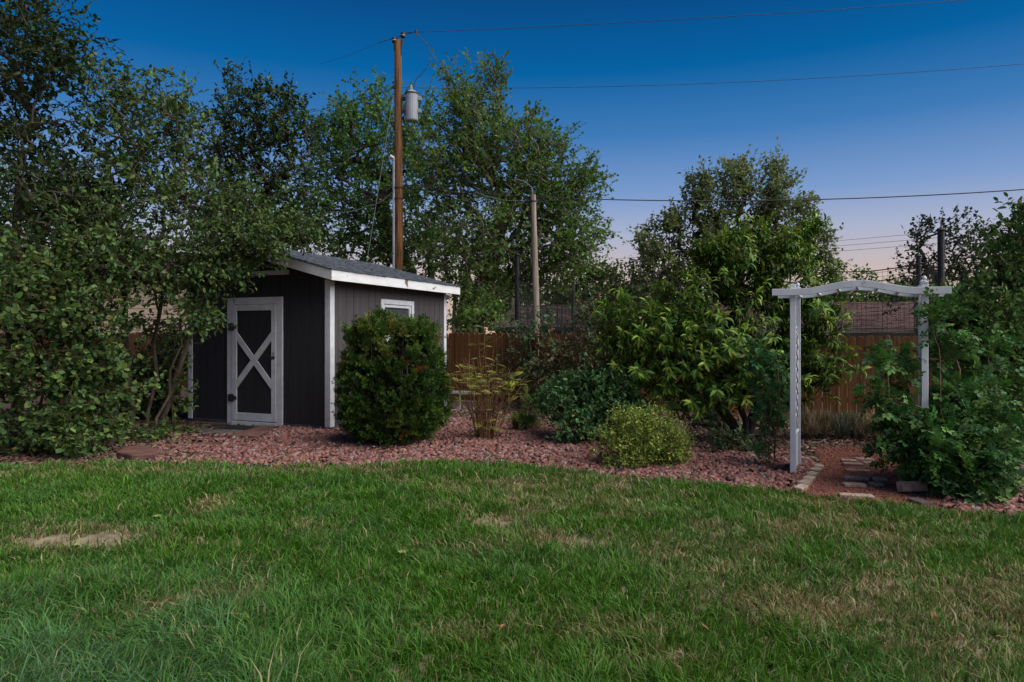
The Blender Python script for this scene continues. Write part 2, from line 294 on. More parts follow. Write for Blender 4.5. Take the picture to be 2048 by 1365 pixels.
# ------------------------------------------------------------------ grass
def grass():
    n_cl = 34000
    y = np.empty(0); x = np.empty(0)
    yy = 1.9 + rng.random(n_cl * 3) ** 1.0 * 7.0
    xx = (rng.random(n_cl * 3) * 2 - 1) * (0.80 * 8.9 + 0.8)
    ok = (np.abs(xx) < 0.80 * yy + 0.8) & (yy < edge_y(xx) + 0.0) & (rng.random(len(yy)) < 3.2 / yy * 1.2)
    xx, yy = xx[ok], yy[ok]
    # dry ground and bare spots, as in the photo
    dry = np.zeros(len(xx)); bare = np.zeros(len(xx))
    for px, py, rx, ry, a in [(195, 1085, .40, .27, 1.0), (90, 1086, .30, .22, .97), (990, 1048, .24, .14, .9), (1165, 1092, .26, .17, .85), (1240, 1040, .25, .15, .5), (1180, 1010, .7, .4, .35), (1090, 975, .8, .4, .4),
                              (930, 1275, .18, .12, .6), (1330, 1335, .2, .1, .6), (1520, 1200, .5, .2, .45), (1750, 1210, .6, .25, .5), (1830, 1085, .35, .2, .5), (1450, 1145, .4, .2, .45), (1900, 1240, .5, .2, .45), (600, 948, 1.2, .13, .8), (1240, 960, .8, .12, .6),
                              (1630, 1010, .6, .15, .5), (240, 950, 1.4, .3, .35), (1220, 1275, .3, .12, .5), (150, 1060, .4, .1, .7), (2000, 1300, .5, .3, .4)]:
        c = G(px, py); d = ((xx - c[0]) / rx) ** 2 + ((yy - c[1]) / ry) ** 2
        w = a * np.exp(-d * 1.1) * (0.55 + 0.9 * vnoise(xx, yy, 0.09, 31)); dry = np.maximum(dry, np.clip(w * 1.15, 0, 1))
        if a > .8: bare = np.maximum(bare, np.clip(a * np.exp(-d * 1.6) * 1.25 * (0.5 + vnoise(xx, yy, .12, 33)), 0, 1))
    nz = vnoise(xx, yy, .55, 5) * .5 + vnoise(xx, yy, .19, 6) * .35 + vnoise(xx, yy, .07, 8) * .15
    right = np.clip((xx + 0.6) / 2.5, 0, 1)
    dry = np.clip(dry + np.clip((nz - 0.60 + 0.09 * right) * 2.8, 0, .75), 0, 1)
    keep = rng.random(len(xx)) > bare * 0.96; xx, yy, dry, nz = xx[keep], yy[keep], dry[keep], nz[keep]
    per = np.where(yy < 5, 8, 7); idx = np.repeat(np.arange(len(xx)), per); N = len(idx)
    r = rng.random(N) ** .7 * (0.03 + 0.012 * yy[idx] / 4); a = rng.random(N) * 6.283
    bx = xx[idx] + r * np.cos(a); by = np.minimum(yy[idx] + r * np.sin(a), edge_y(xx[idx]) + 0.05); bz = lawn_z(bx, by) - 0.006
    long = np.clip((-(bx) - 0.4) / 1.2, 0, 1) * np.clip((4.6 - by) / 1.6, 0, 1)
    hgt = (0.044 + 0.040 * vnoise(bx, by, .38, 12) + 0.045 * vnoise(bx, by, .16, 13) ** 2 + 0.05 * long + .012 * (nz[idx])) * (0.55 + 0.75 * rng.random(N)) * (1 - 0.35 * dry[idx])
    hgt *= np.where(rng.random(N) < 0.06, 1.6, 1.0)
    wid = (0.0023 + 0.0019 * rng.random(N)) * (1 + 0.16 * (by - 3).clip(0))
    flow = 6.283 * (vnoise(bx, by, .5, 21) * 1.4 + 0.1)
    la = np.where(rng.random(N) < .45, flow + rng.normal(0, .8, N), a + rng.normal(0, .7, N))
    lean = (0.25 + 0.75 * rng.random(N)) * (1 + .5 * long); dx, dy = np.cos(la) * lean, np.sin(la) * lean
    fa = rng.random(N) * 3.1416; sxv, syv = np.cos(fa) * wid, np.sin(fa) * wid
    V = np.empty((N, 5, 3), np.float32)
    V[:, 0] = np.stack([bx - sxv, by - syv, bz], -1); V[:, 1] = np.stack([bx + sxv, by + syv, bz], -1)
    mx_, my_, mz = bx + dx * hgt * .32, by + dy * hgt * .32, bz + hgt * .62
    V[:, 2] = np.stack([mx_ - sxv * .8, my_ - syv * .8, mz], -1); V[:, 3] = np.stack([mx_ + sxv * .8, my_ + syv * .8, mz], -1)
    V[:, 4] = np.stack([bx + dx * hgt * 1.0, by + dy * hgt * 1.0, bz + hgt * (1.05 - .32 * lean).clip(.45)], -1)
    T = np.array([[0, 1, 3], [0, 3, 2], [2, 3, 4]]); Fc = (np.arange(N)[:, None, None] * 5 + T[None]).reshape(-1, 3)
    g1 = np.array([.044, .142, .012]); g2 = np.array([.098, .21, .024]); g3 = np.array([.10, .205, .095]); s1 = np.array([.39, .31, .165]); s2 = np.array([.185, .16, .065])
    t = rng.random(N)[:, None]; c = g1 * (1 - t) + g2 * t
    bl = (0.85 * long + 0.38 * np.clip((vnoise(bx, by, .4, 40) - .35) * 2, 0, 1))[:, None] * rng.random(N)[:, None]; c = c * (1 - bl) + g3 * bl
    olive = np.clip(right[keep][idx] * .28 + (dry[idx] * .8), 0, 1)[:, None] * rng.random(N)[:, None]; c = c * (1 - .6 * olive) + s2 * .6 * olive
    isd = rng.random(N) < (0.05 + 0.85 * dry[idx]); u = rng.random(N)[:, None]; c = np.where(isd[:, None], s1 * (1 - u) + s2 * u, c)
    c = c * (0.7 + 0.5 * rng.random(N) + .35 * (rng.random(N) < .12))[:, None]
    me = np_mesh('grass', V.reshape(-1, 3), Fc, M['grass'], np.repeat(c, 5, 0))
    tag(link('grass', me), 'green lawn grass mixed with straw coloured dry patches', 'grass', kind='stuff')
grass()

# ------------------------------------------------------------------ gravel, bark chips
CUBE = np.array([(-1, -1, -1), (1, -1, -1), (1, 1, -1), (-1, 1, -1), (-1, -1, 1), (1, -1, 1), (1, 1, 1), (-1, 1, 1)], float) * .5
CUBEF = np.array([(4, 5, 6, 7), (0, 1, 5, 4), (1, 2, 6, 5), (2, 3, 7, 6), (3, 0, 4, 7)])
def chunks(name, x, y, z, sx_, sy_, sz_, cols, label, cat, tilt=.5, jit=.28):
    n = len(x); V = CUBE[None] * (1 + rng.normal(0, jit, (n, 8, 3))); V = V * np.stack([sx_, sy_, sz_], -1)[:, None]
    a = rng.random(n) * 6.283; tx = rng.normal(0, tilt, n); ty = rng.normal(0, tilt, n)
    def rot(V, a, i, j):
        c, s = np.cos(a)[:, None], np.sin(a)[:, None]; p, q = V[..., i].copy(), V[..., j].copy(); V[..., i] = c * p - s * q; V[..., j] = s * p + c * q
    rot(V, tx, 1, 2); rot(V, ty, 0, 2); rot(V, a, 0, 1)
    V += np.stack([x, y, z], -1)[:, None]
    me = np_mesh(name, V.reshape(-1, 3), (np.arange(n)[:, None, None] * 8 + CUBEF[None]).reshape(-1, 4), M['stone'], np.repeat(cols, 8, 0))
    return tag(link(name, me), label, cat, kind='stuff')
def scatter(n, x0, x1, yoff, ymax):
    x = x0 + rng.random(n) * (x1 - x0); y = edge_y(x) + yoff + rng.random(n) * ymax; return x, y
def pxpy(x, y): return 1024 + F * x / y, HY + F * H / y
SHED_C = np.array([-2.878, 10.92])
SX = np.array([FD[0], FD[1]]); SY = np.array([-FD[1], FD[0]])
def in_shed(x, y, m=0.0):
    u = (x - SHED_C[0]) * SX[0] + (y - SHED_C[1]) * SX[1]; v = (x - SHED_C[0]) * SY[0] + (y - SHED_C[1]) * SY[1]
    return (u < m) & (u > -3.055 - m) & (v > -m) & (v < 3.68 + m)
SLABS = [[(425, 855), (548, 860), (535, 870), (412, 864)], [(398, 858), (552, 863), (505, 878), (374, 872)], [(488, 870), (522, 862), (551, 865), (518, 886), (454, 883)], [(374, 872), (452, 878), (468, 888), (348, 884)],
         [(232, 918), (246, 905), (300, 903), (324, 912), (312, 924), (262, 926)], [(368, 897), (378, 890), (438, 890), (450, 896), (430, 900)], [(368, 919), (372, 911), (452, 910), (458, 918)]]
def on_slab(x, y):
    r = np.zeros(np.shape(x), bool)
    for q in SLABS: r |= in_poly(x, y, np.array([G(*p)[:2] for p in q]))
    return r
def gravel_w(x, y):
    px, py = pxpy(x, y); w = np.clip((px - 300) / 120, 0, 1)
    back = np.interp(px, [300, 700, 900, 1130, 1200, 1400, 1600, 1800, 2100], [866, 846, 838, 846, 880, 905, 915, 995, 1000]) + 14 * (vnoise(x, y, .5, 55) - .5)
    return w * np.clip((py - back) / 9, 0, 1)
x, y = scatter(150000, -6.2, 6.3, 0.0, 5.0)
pxg, pyg = pxpy(x, y)
thin = np.clip((vnoise(x, y, .33, 71) * .6 + vnoise(x, y, .12, 72) * .4 - .22) * 4, .25, 1)
ok = (rng.random(len(x)) < gravel_w(x, y) * thin * np.clip(9.0 / y, .4, 1)) & ~in_shed(x, y, .0) & ~in_poly(x, y, PATH) & ~on_slab(x, y)
x, y = x[ok][:39000], y[ok][:39000]; n = len(x)
s_ = 0.023 + 0.033 * rng.random(n) ** 1.6
u = rng.random(n)[:, None]; base = np.array([.325, .155, .128]) * (1 - u) + np.array([.165, .066, .054]) * u
gr = rng.random(n)[:, None]; base = np.where(gr < .07, np.array([.25, .215, .205]), np.where(gr < .2, np.array([.09, .05, .046]), base)) * (0.8 + .4 * rng.random(n))[:, None]
chunks('red_gravel', x, y, bed_z(x, y) + .002 + .030 * rng.random(n), s_ * 1.35, s_ * .8, s_ * .6, base, 'pinkish red lava gravel spread in front of the shed', 'gravel')
# bark chips and leaf litter in the rest of the bed
x, y = scatter(90000, -9.5, 8.5, -0.02, 6.5)
pxg, pyg = pxpy(x, y); w = np.maximum(1 - gravel_w(x, y), .05 + .25 * (np.hypot(x + .38, y - 10.0) < .5) + .2 * (vnoise(x, y, .4, 88) > .8)) * np.clip(1.15 - (y - edge_y(x)) / 7, .25, 1)
ok = (rng.random(len(x)) < w) & ~in_shed(x, y, 0) & ~in_poly(x, y, PATH) & (y < fence_y(x) - .1)
x, y = x[ok][:20000], y[ok][:20000]; n = len(x); s_ = .026 + .042 * rng.random(n)
u = rng.random(n)[:, None]; base = np.where(u < .3, np.array([.10, .055, .038]), np.where(u < .6, np.array([.19, .125, .085]), np.where(u < .8, np.array([.26, .20, .145]), np.array([.17, .075, .055])))) * (.7 + .5 * rng.random(n))[:, None]
chunks('bark_mulch', x, y, bed_z(x, y) + .005 + np.where(gravel_w(x, y) > .3, .03, .0) + .016 * rng.random(n), s_ * 1.5, s_ * .5, s_ * .22, base, 'brown bark chips and leaf litter covering the planting bed', 'mulch', .35)
# grit on the red path
x = PATH[:, 0].min() + rng.random(6000) * np.ptp(PATH[:, 0]); y = PATH[:, 1].min() + rng.random(6000) * np.ptp(PATH[:, 1])
ok = in_poly(x, y, PATH); x, y = x[ok], y[ok]; n = len(x); s_ = .006 + .012 * rng.random(n) ** 2
chunks('path_grit', x, y, bed_z(x, y) + .026, s_ * 1.2, s_, s_ * .6, np.array([.27, .11, .075]) * (.5 + .9 * rng.random(n))[:, None], 'fine red grit lying on the path under the arbor', 'grit')

# ------------------------------------------------------------------ the shed
SRZ = math.radians(-23.95)
shed = empty('garden_shed', (SHED_C[0], SHED_C[1], 0), SRZ, 'dark grey garden shed with white trim and an X braced door', 'shed')
W_, D_ = 3.055, 3.68; EAVE = 2.57; PITCH = 0.268; OH = 0.25; FO = 0.277; BO = 0.12
def roof_top(lx): return EAVE + PITCH * (OH + min(-lx, lx + W_))          # z of the roof surface above local x
MB().box((-W_ + .02, .02, .06), (-.02, D_ - .02, 2.46)).obj('wall_core', M['skirt'], shed)
gp = [(-W_ + .02, .02, 2.46), (-.02, .02, 2.46), (-.02, .02, roof_top(0) - .14), (-W_ / 2, .02, roof_top(-W_ / 2) - .14), (-W_ + .02, .02, roof_top(0) - .14)]
MB().prism(gp, (0, D_ - .04, 0)).obj('gable_core', M['skirt'], shed)
bw = 0.203
WIN = (1.361, 2.443, 1.42, 2.20)
DOOR = (-2.148, -.943, .04, 2.19)
ycut = sorted(set([round(k * bw, 4) for k in range(int(D_ / bw) + 1)] + [D_, WIN[0] + .03, WIN[1] - .03]))
for yk, yn in zip(ycut[:-1], ycut[1:]):
    cutline = lambda v: 0 if v in (WIN[0] + .03, WIN[1] - .03) else .004
    y0, y1 = yk + cutline(yk), yn - cutline(yn)
    if y1 - y0 < .012: continue
    if y1 > WIN[0] + .031 and y0 < WIN[1] - .031:
        MB().box((-.02, y0, .12), (.0, y1, WIN[2] + .03)).obj('siding_board', M['shedwall'], shed, .002)
        MB().box((-.02, y0, WIN[3] - .03), (.0, y1, 2.50)).obj('siding_board', M['shedwall'], shed, .002)
    else:
        MB().box((-.02, y0, .12), (.0, y1, 2.50)).obj('siding_board', M['shedwall'], shed, .002)
    MB().box((-W_, y0, .12), (-W_ + .02, y1, 2.50)).obj('siding_board', M['shedwall'], shed, .002)
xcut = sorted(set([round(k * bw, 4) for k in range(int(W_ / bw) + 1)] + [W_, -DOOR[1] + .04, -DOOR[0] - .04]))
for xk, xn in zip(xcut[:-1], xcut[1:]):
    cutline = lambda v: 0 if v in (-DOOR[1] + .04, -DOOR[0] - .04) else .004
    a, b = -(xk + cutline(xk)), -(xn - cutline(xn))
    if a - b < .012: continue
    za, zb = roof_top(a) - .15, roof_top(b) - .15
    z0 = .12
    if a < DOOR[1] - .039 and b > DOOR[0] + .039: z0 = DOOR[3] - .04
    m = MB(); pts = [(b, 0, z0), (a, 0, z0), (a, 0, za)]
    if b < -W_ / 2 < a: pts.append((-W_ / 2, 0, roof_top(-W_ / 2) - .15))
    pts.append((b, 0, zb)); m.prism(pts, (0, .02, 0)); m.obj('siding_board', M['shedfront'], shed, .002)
for (x0, x1, y0, y1) in [(-W_ - .012, .012, -.012, .02), (-.02, .012, .02, D_ + .012), (-W_ - .012, -W_ + .02, .02, D_ + .012)]:
    MB().box((x0, y0, -.02), (x1, y1, .115)).obj('skirt_board', M['skirt'], shed, .003)
def board(name, lo, hi, mat, par, bev=.004): return MB().box(lo, hi).obj(name, mat, par, bev)
# corner trim
board('corner_trim', (.001, -.026, .10), (.024, .085, 2.42), M['white'], shed)
board('corner_trim', (-.085, -.025, .10), (-.001, -.001, 2.44), M['white'], shed)
board('corner_trim', (.001, D_ - .075, .10), (.023, D_ + .02, 2.42), M['white'], shed)
board('corner_trim', (-W_ - .02, -.025, .10), (-W_ + .075, -.001, 2.44), M['white'], shed)
board('gable_trim', (-2.25, -.03, 2.55), (-.81, -.002, 2.625), M['white'], shed)
# roof deck, fascias
for sgn in (1, -1):
    xe, xr = (OH, -W_ / 2) if sgn == 1 else (-W_ - OH, -W_ / 2)
    pts = [(xe, -FO, EAVE - .03), (xr, -FO, roof_top(-W_ / 2) - .03), (xr, -FO, roof_top(-W_ / 2) - .005), (xe, -FO, EAVE - .005)]
    if sgn == -1: pts = pts[::-1]
    MB().prism(pts, (0, D_ + FO + BO, 0)).obj('roof_deck', M['greywood'], shed)
    # rake boards
    for yy_ in (-FO - .022, D_ + BO + .001):
        xo = xe + (.002 if sgn == 1 else -.002)
        pts = [(xo, yy_, EAVE - .165), (xr + sgn * .001, yy_, roof_top(-W_ / 2) - .165), (xr + sgn * .001, yy_, roof_top(-W_ / 2) - .004), (xo, yy_, EAVE - .006)]
        if sgn == -1: pts = pts[::-1]
        MB().prism(pts, (0, .021, 0)).obj('rake_board', M['white'], shed, .003)
    xa, xb = (xe + .002, xe + .026) if sgn == 1 else (xe - .026, xe - .002)
    board('eave_fascia', (xa, -FO - .024, EAVE - .17), (xb, D_ + BO + .024, EAVE - .008), M['fascia'], shed)
    # shingle courses with staggered, slightly uneven tabs
    m = MB(); nrow = 15; run = abs(xr - xe) + .03; dz = PITCH
    for r in range(nrow):
        u0 = r * run / nrow - .02; u1 = (r + 1.25) * run / nrow - .02; yv = -FO - .035 - R.random() * .25
        while yv < D_ + BO + .03:
            yw = min(yv + .30 + R.random() * .02, D_ + BO + .035); a0 = max(yv, -FO - .035)
            if yw - a0 > .02:
                j = R.random() * .012; t = .012 + R.random() * .006
                X0, X1 = xe + sgn * (.03 - (u0 + j)) * 1.0, xe + sgn * (.03 - u1)
                Z0, Z1 = EAVE + (u0 + j - .03) * dz, EAVE + (u1 - .03) * dz
                Z1 = min(Z1, EAVE + dz * (run))
                if sgn * (X1 - xr) < 0: X1 = xr
                q = [(X0, a0, Z0 + .004), (X0, yw - .006, Z0 + .004), (X1, yw - .006, Z1 + .0), (X1, a0, Z1 + .0)]
                m.hexa(q + [(p[0], p[1], p[2] + (t if k < 2 else .004)) for k, p in enumerate(q)])
            yv = yw
    tag(m.obj('shingles', M['shingle'], shed), kind='stuff')
m = MB(); xr = -W_ / 2; zr = roof_top(xr)
for k in range(14):
    y0 = -FO - .03 + k * .285
    m.hexa([(xr - .13, y0, zr - .03), (xr + .13, y0, zr - .03), (xr + .13, y0 + .31, zr - .036), (xr - .13, y0 + .31, zr - .036), (xr - .02, y0, zr + .03), (xr + .02, y0, zr + .03), (xr + .02, y0 + .31, zr + .022), (xr - .02, y0 + .31, zr + .022)])
tag(m.obj('ridge_cap', M['shingle'], shed), kind='stuff')
# door: casing and leaf
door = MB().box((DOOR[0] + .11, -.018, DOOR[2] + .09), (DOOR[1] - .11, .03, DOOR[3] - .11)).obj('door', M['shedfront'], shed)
dx0, dx1, dz0, dz1 = DOOR
board('casing', (dx0, -.034, dz0), (dx0 + .115, -.002, dz1), M['white'], door)
board('casing', (dx1 - .115, -.034, dz0), (dx1, -.002, dz1), M['white'], door)
board('casing', (dx0 + .116, -.033, dz1 - .115), (dx1 - .116, -.002, dz1), M['white'], door)
board('threshold', (dx0 + .116, -.05, dz0), (dx1 - .116, -.002, dz0 + .075), M['white'], door)
lx0, lx1, lz0, lz1 = dx0 + .122, dx1 - .122, dz0 + .088, dz1 - .121
sw = .10
board('stile', (lx0, -.046, lz0), (lx0 + sw, -.019, lz1), M['white'], door)
board('stile', (lx1 - sw, -.046, lz0), (lx1, -.019, lz1), M['white'], door)
board('rail', (lx0 + sw + .001, -.044, lz1 - .10), (lx1 - sw - .001, -.019, lz1), M['white'], door)
board('rail', (lx0 + sw + .001, -.044, lz0), (lx1 - sw - .001, -.019, lz0 + .13), M['white'], door)
bx0, bx1, bz0, bz1 = lx0 + sw + .001, lx1 - sw - .001, .66, 1.62
h_ = .15
MB().prism([(bx0, -.043, bz0), (bx1, -.043, bz1 - h_), (bx1, -.043, bz1), (bx0, -.043, bz0 + h_)], (0, .02, 0)).obj('brace', M['white'], door, .003)
mx_, mz_ = (bx0 + bx1) / 2, (bz0 + bz1) / 2
sl = (bz1 - h_ - bz0) / (bx1 - bx0); g_ = h_ / (2 * sl)
for (xa, xb) in ((bx0, mx_ - .0005), (mx_ + .0005, bx1)):
    # second diagonal cut in two where it meets the first
    if xa == bx0:
        pts = [(bx0, -.0425, bz1 - h_), (mx_ - g_, -.0425, mz_), (mx_, -.0425, mz_ + h_ / 2), (bx0, -.0425, bz1)]
    else:
        pts = [(mx_, -.0425, mz_ - h_ / 2), (bx1, -.0425, bz0), (bx1, -.0425, bz0 + h_), (mx_ + g_, -.0425, mz_)]
    MB().prism(pts, (0, .02, 0)).obj('brace', M['white'], door, .003)
for z in (1.70, .50):
    m = MB().box((dx0 + .045, -.058, z - .06), (dx0 + .17, -.0345, z + .06)); m.tube([(dx0 + .119, -.062, z - .07), (dx0 + .119, -.062, z + .07)], .012, 8)
    m.box((dx0 + .17, -.056, z - .03), (dx0 + .23, -.0465, z + .03)); m.obj('hinge', M['black'], door)
m = MB().lathe([(.028, 0), (.03, .006), (.012, .01), (.012, .04), (.028, .05), (.03, .065), (.02, .078), (.003, .08)], sides=12)
hd = m.obj('handle', M['black'], door, smooth=True, loc=(lx1 - .045, -.046, 1.19), rot=(math.pi / 2, 0, 0))
MB().box((lx1 - .07, -.052, 1.235), (lx1 - .02, -.0465, 1.285)).obj('latch', M['steel'], door, .002)
# window
wy0, wy1, wz0, wz1 = WIN
win = MB().box((-.05, wy0 + .12, wz0 + .12), (-.035, wy1 - .12, wz1 - .12)).obj('window', M['glass'], shed)
for lo, hi in [((.001, wy0, wz0), (.03, wy0 + .085, wz1)), ((.001, wy1 - .085, wz0), (.03, wy1, wz1)), ((.001, wy0 + .086, wz1 - .085), (.029, wy1 - .086, wz1)), ((.001, wy0 + .086, wz0), (.034, wy1 - .086, wz0 + .085))]:
    board('casing', lo, hi, M['white'], win)
i0, i1, k0, k1 = wy0 + .092, wy1 - .092, wz0 + .092, wz1 - .092
for lo, hi in [((-.045, i0, k0), (.012, i0 + .05, k1)), ((-.045, i1 - .05, k0), (.012, i1, k1)), ((-.044, i0 + .051, k1 - .05), (.011, i1 - .051, k1)), ((-.044, i0 + .051, k0), (.011, i1 - .051, k0 + .05))]:
    board('sash', lo, hi, M['white'], win)

# things on the ground at the door; local frame of the shed via placed objects
def at_shed(lx, ly, z=0.0): return (SHED_C[0] + SX[0] * lx + SY[0] * ly, SHED_C[1] + SX[1] * lx + SY[1] * ly, z)
def slab(name, corners, z0, th, mat, label, cat, group=None, bev=.008):
    c = np.mean(corners, axis=0); m = MB(); n = len(corners); cw = [(p[0] - c[0], p[1] - c[1]) for p in corners]
    if sum(cw[i][0] * cw[(i + 1) % n][1] - cw[(i + 1) % n][0] * cw[i][1] for i in range(n)) < 0: cw = cw[::-1]
    m.prism([(a, b, 0) for a, b in cw], (0, 0, th)); m.f[0], m.f[1] = m.f[0], m.f[1]
    o = m.obj(name, mat, None, bev, loc=(c[0], c[1], z0)); return tag(o, label, cat, group)
g2 = lambda pts: [G(*p)[:2] for p in pts]
slab('door_mat', g2([(425, 858), (545, 862), (535, 869), (412, 864)]), .058, .012, M['mat'], 'black rubber mat lying against the shed door', 'mat')
slab('paving_slab', g2([(398, 860), (552, 866), (505, 876), (376, 871)]), .0, .055, M['slab'], 'large grey slab under the black door mat', 'slab', 'slabs at the shed door')
slab('paving_slab', g2([(488, 872), (520, 864), (549, 866), (515, 884), (456, 882)]), .01, .075, M['flag'], 'raised reddish slab jutting from the door step over the gravel', 'slab', 'slabs at the shed door')
slab('paving_slab', g2([(376, 874), (452, 880), (466, 886), (350, 883)]), .0, .03, M['slab'], 'low grey slab in front of the large door slab', 'slab', 'slabs at the shed door')
o = MB().box((-.36, -.045, 0), (.36, .045, .09)).obj('timber', M['timber'], None, .008, loc=at_shed(-1.0, -.17, .0), rot=(0, 0, SRZ + .12)); tag(o, 'short brown timber beside the door step next to the gravel', 'timber')
o = MB().box((-.34, -.04, 0), (.34, .04, .07)).obj('timber', M['timber'], None, .008, loc=at_shed(-2.35, -.12, .0), rot=(0, 0, SRZ + .05)); tag(o, 'weathered timber beside the door step next to the shrubs', 'timber')
slab('flagstone', g2([(232, 917), (246, 906), (300, 904), (322, 912), (312, 922), (262, 924)]), .0, .085, M['flag'], 'thick red flagstone lying at the lawn edge under the shrubs', 'stone', bev=.012)
slab('flagstone', g2([(300, 911), (318, 908), (328, 912), (322, 916)]), .0, .05, M['slab'], 'small grey stone tucked against the thick red flagstone', 'stone')
slab('flagstone', g2([(368, 896), (378, 891), (438, 891), (450, 896), (430, 899)]), .0, .045, M['flag'], 'flat red stone sunk in gravel below the door step', 'stone')
slab('flagstone', g2([(368, 918), (372, 912), (452, 911), (458, 917)]), .0, .042, M['flag'], 'long flat red stone sunk in gravel by the lawn', 'stone')
# black plastic edging between lawn and gravel
pts = [(x_, float(edge_y(x_)) + .03, .012) for x_ in np.linspace(-4.2, 5.4, 60)]
m = MB()
for a, b in zip(pts[:-1], pts[1:]):
    m.hexa([(a[0], a[1], -.02), (b[0], b[1], -.02), (b[0], b[1] + .012, -.02), (a[0], a[1] + .012, -.02), (a[0], a[1], .03), (b[0], b[1], .03), (b[0], b[1] + .012, .03), (a[0], a[1] + .012, .03)])
tag(m.obj('lawn_edging', M['edging']), 'thin black plastic edging strip between lawn and gravel', 'edging')
# aluminium ladder lying on its edge behind the shed corner
lad = empty('ladder', P(880, 826, 14.0) * np.array([1, 1, 0]), math.radians(-12), 'aluminium ladder lying on its edge behind the shed corner', 'ladder')
for z in (.03, .41): MB().box((-.6, -.03, z - .028), (.72, .03, z + .028)).obj('rail', M['alu'], lad, .004)
for k in range(5):
    x_ = -.45 + k * .29; MB().tube([(x_, 0, .058), (x_, 0, .382)], .016, 8).obj('rung', M['alu'], lad)

# ------------------------------------------------------------------ fence: every picket a part
fence = empty('wooden_fence', (FP0[0], FP0[1], 0), SRZ, 'brown stained picket fence along the back of the yard', 'fence')
pk = []
for v in range(5):
    hw = .068 + .002 * R.random(); hh = 1.0; j = [R.uniform(-.006, .006) for _ in range(4)]
    m = MB().prism([(-hw, 0, .0), (hw, 0, .0), (hw, 0, hh - .035 + j[0]), (hw - .028, 0, hh - .006 + j[1]), (-hw + .03, 0, hh + j[2] - .004), (-hw, 0, hh - .034 + j[3])], (0, .018, 0))
    pk.append(m.mesh('picket', M['fence'], .003))
t = -20.5; k = 0
while t < 13.6:
    top = np.interp(t, [-20, 0, 8.8, 14], [1.66, 1.64, 1.555, 1.53]) + R.uniform(-.014, .014)
    o = link('picket', pk[R.randrange(5)], fence, (t, R.uniform(-.006, .006), .04), (R.uniform(-.006, .006), R.uniform(-.006, .006), R.uniform(-.02, .02)))
    o.scale = (1, 1, (top - .04)); t += .1435 if k % 17 else .152; k += 1
for z in (.35, 1.3):
    MB().box((-20.5, .03, z - .045), (13.6, .068, z + .045)).obj('rail', M['fencerail'], fence)
t = -20.3
while t < 13.6:
    MB().box((t, .07, 0), (t + .09, .16, 1.5)).obj('post', M['fencerail'], fence); t += 2.44
MB().box((2.5, -.06, .0), (13.6, -.03, .06)).obj('kickboard', M['timber'], fence)

# grey rails beside the shed
gt = empty('rail_panel', (*at_shed(-W_ - .62, .35)[:2], 0), SRZ, 'grey two rail panel standing between the shed and the shrubs', 'rail')
for z in (1.26, .34): MB().box((-.62, -.02, z - .04), (.55, .02, z + .04)).obj('rail', M['greywood'], gt, .004)
for x_ in (-.62, ): MB().box((x_ - .06, -.045, 0), (x_, .045, 1.45)).obj('post', M['greywood'], gt, .004)

# ------------------------------------------------------------------ arbor
ARA = math.atan2(-.37, .93)
arb = empty('garden_arbor', (3.078, 7.564, 0), ARA, 'white vinyl garden arbor with arched beams over the path', 'arbor')
AX = np.array([.93, -.37]) / math.hypot(.93, .37); AY = np.array([-AX[1], AX[0]])
dv = np.array([.235, .441]); DU, DV = float(dv @ AX), float(dv @ AY); SP = 1.252; HW = .031
def apost(u, v, top, name='post'):
    m = MB().box((u - HW, v - HW, -.05), (u + HW, v + HW, top)); return m.obj(name, M['vinyl'], arb, .004)
fin_prof = [(.030, 0), (.032, .004), (.032, .010), (.018, .014), (.013, .019), (.019, .027), (.0225, .037), (.021, .048), (.013, .059), (.005, .066), (.001, .067)]
tops = {(0, 0): 2.115, (DU, DV): 2.09, (SP, 0): 2.092, (SP + DU, DV): 2.085}
for (u, v), tp in tops.items():
    po = apost(u, v, tp)
    if (u, v) != (0, 0):
        c = MB().box((u - .036, v - .036, tp), (u + .036, v + .036, tp + .010)); c.lathe(fin_prof, (u, v, tp + .0095), 14)
        c.obj('finial', M['vinyl'], po, smooth=False)
def beam(v, du):
    m = MB(); n = 33; us = np.linspace(-.215 + du, SP + .225 + du, n); zt = []
    pts = []
    for u in us:
        w = (u - du) / SP; rise = 0.5 - .5 * math.cos(2 * math.pi * min(max((w - .04) / .92, 0), 1)) if 0 < w < 1 else 0
        pts.append((u, 1.988 + .082 * rise - .012 * w))
    for (a, za), (b, zb) in zip(pts[:-1], pts[1:]):
        for _ in (0,):
            o = len(m.v)
            if not m.v:
                m.v += [(a, v - .019, za), (a, v + .019, za), (a, v + .019, za + .073), (a, v - .019, za + .073)]; o = 4
            m.v += [(b, v - .019, zb), (b, v + .019, zb), (b, v + .019, zb + .073), (b, v - .019, zb + .073)]
            q = len(m.v) - 8
            m.f += [(q + i, q + 4 + i, q + 4 + (i + 1) % 4, q + (i + 1) % 4) for i in range(4)]
    m.f += [(0, 1, 2, 3), tuple(len(m.v) - 1 - i for i in range(4))]
    return m.obj('arched_beam', M['vinyl'], arb, .003)
beam(-HW - .02, 0.0); beam(DV + HW + .02, DU)
for w in (.03, .19, .35, .5, .65, .81, .97):
    rise = 0.5 - .5 * math.cos(2 * math.pi * min(max((w - .04) / .92, 0), 1)); z = 1.995 + .082 * rise - .012 * w
    a = np.array([w * SP, -HW]); b = np.array([w * SP + DU, DV + HW])
    MB().hexa([(a[0] - .012, a[1], z), (a[0] + .012, a[1], z), (b[0] + .012, b[1], z), (b[0] - .012, b[1], z), (a[0] - .012, a[1], z + .03), (a[0] + .012, a[1], z + .03), (b[0] + .012, b[1], z + .03), (b[0] - .012, b[1], z + .03)]).obj('cross_slat', M['vinyl'], arb)
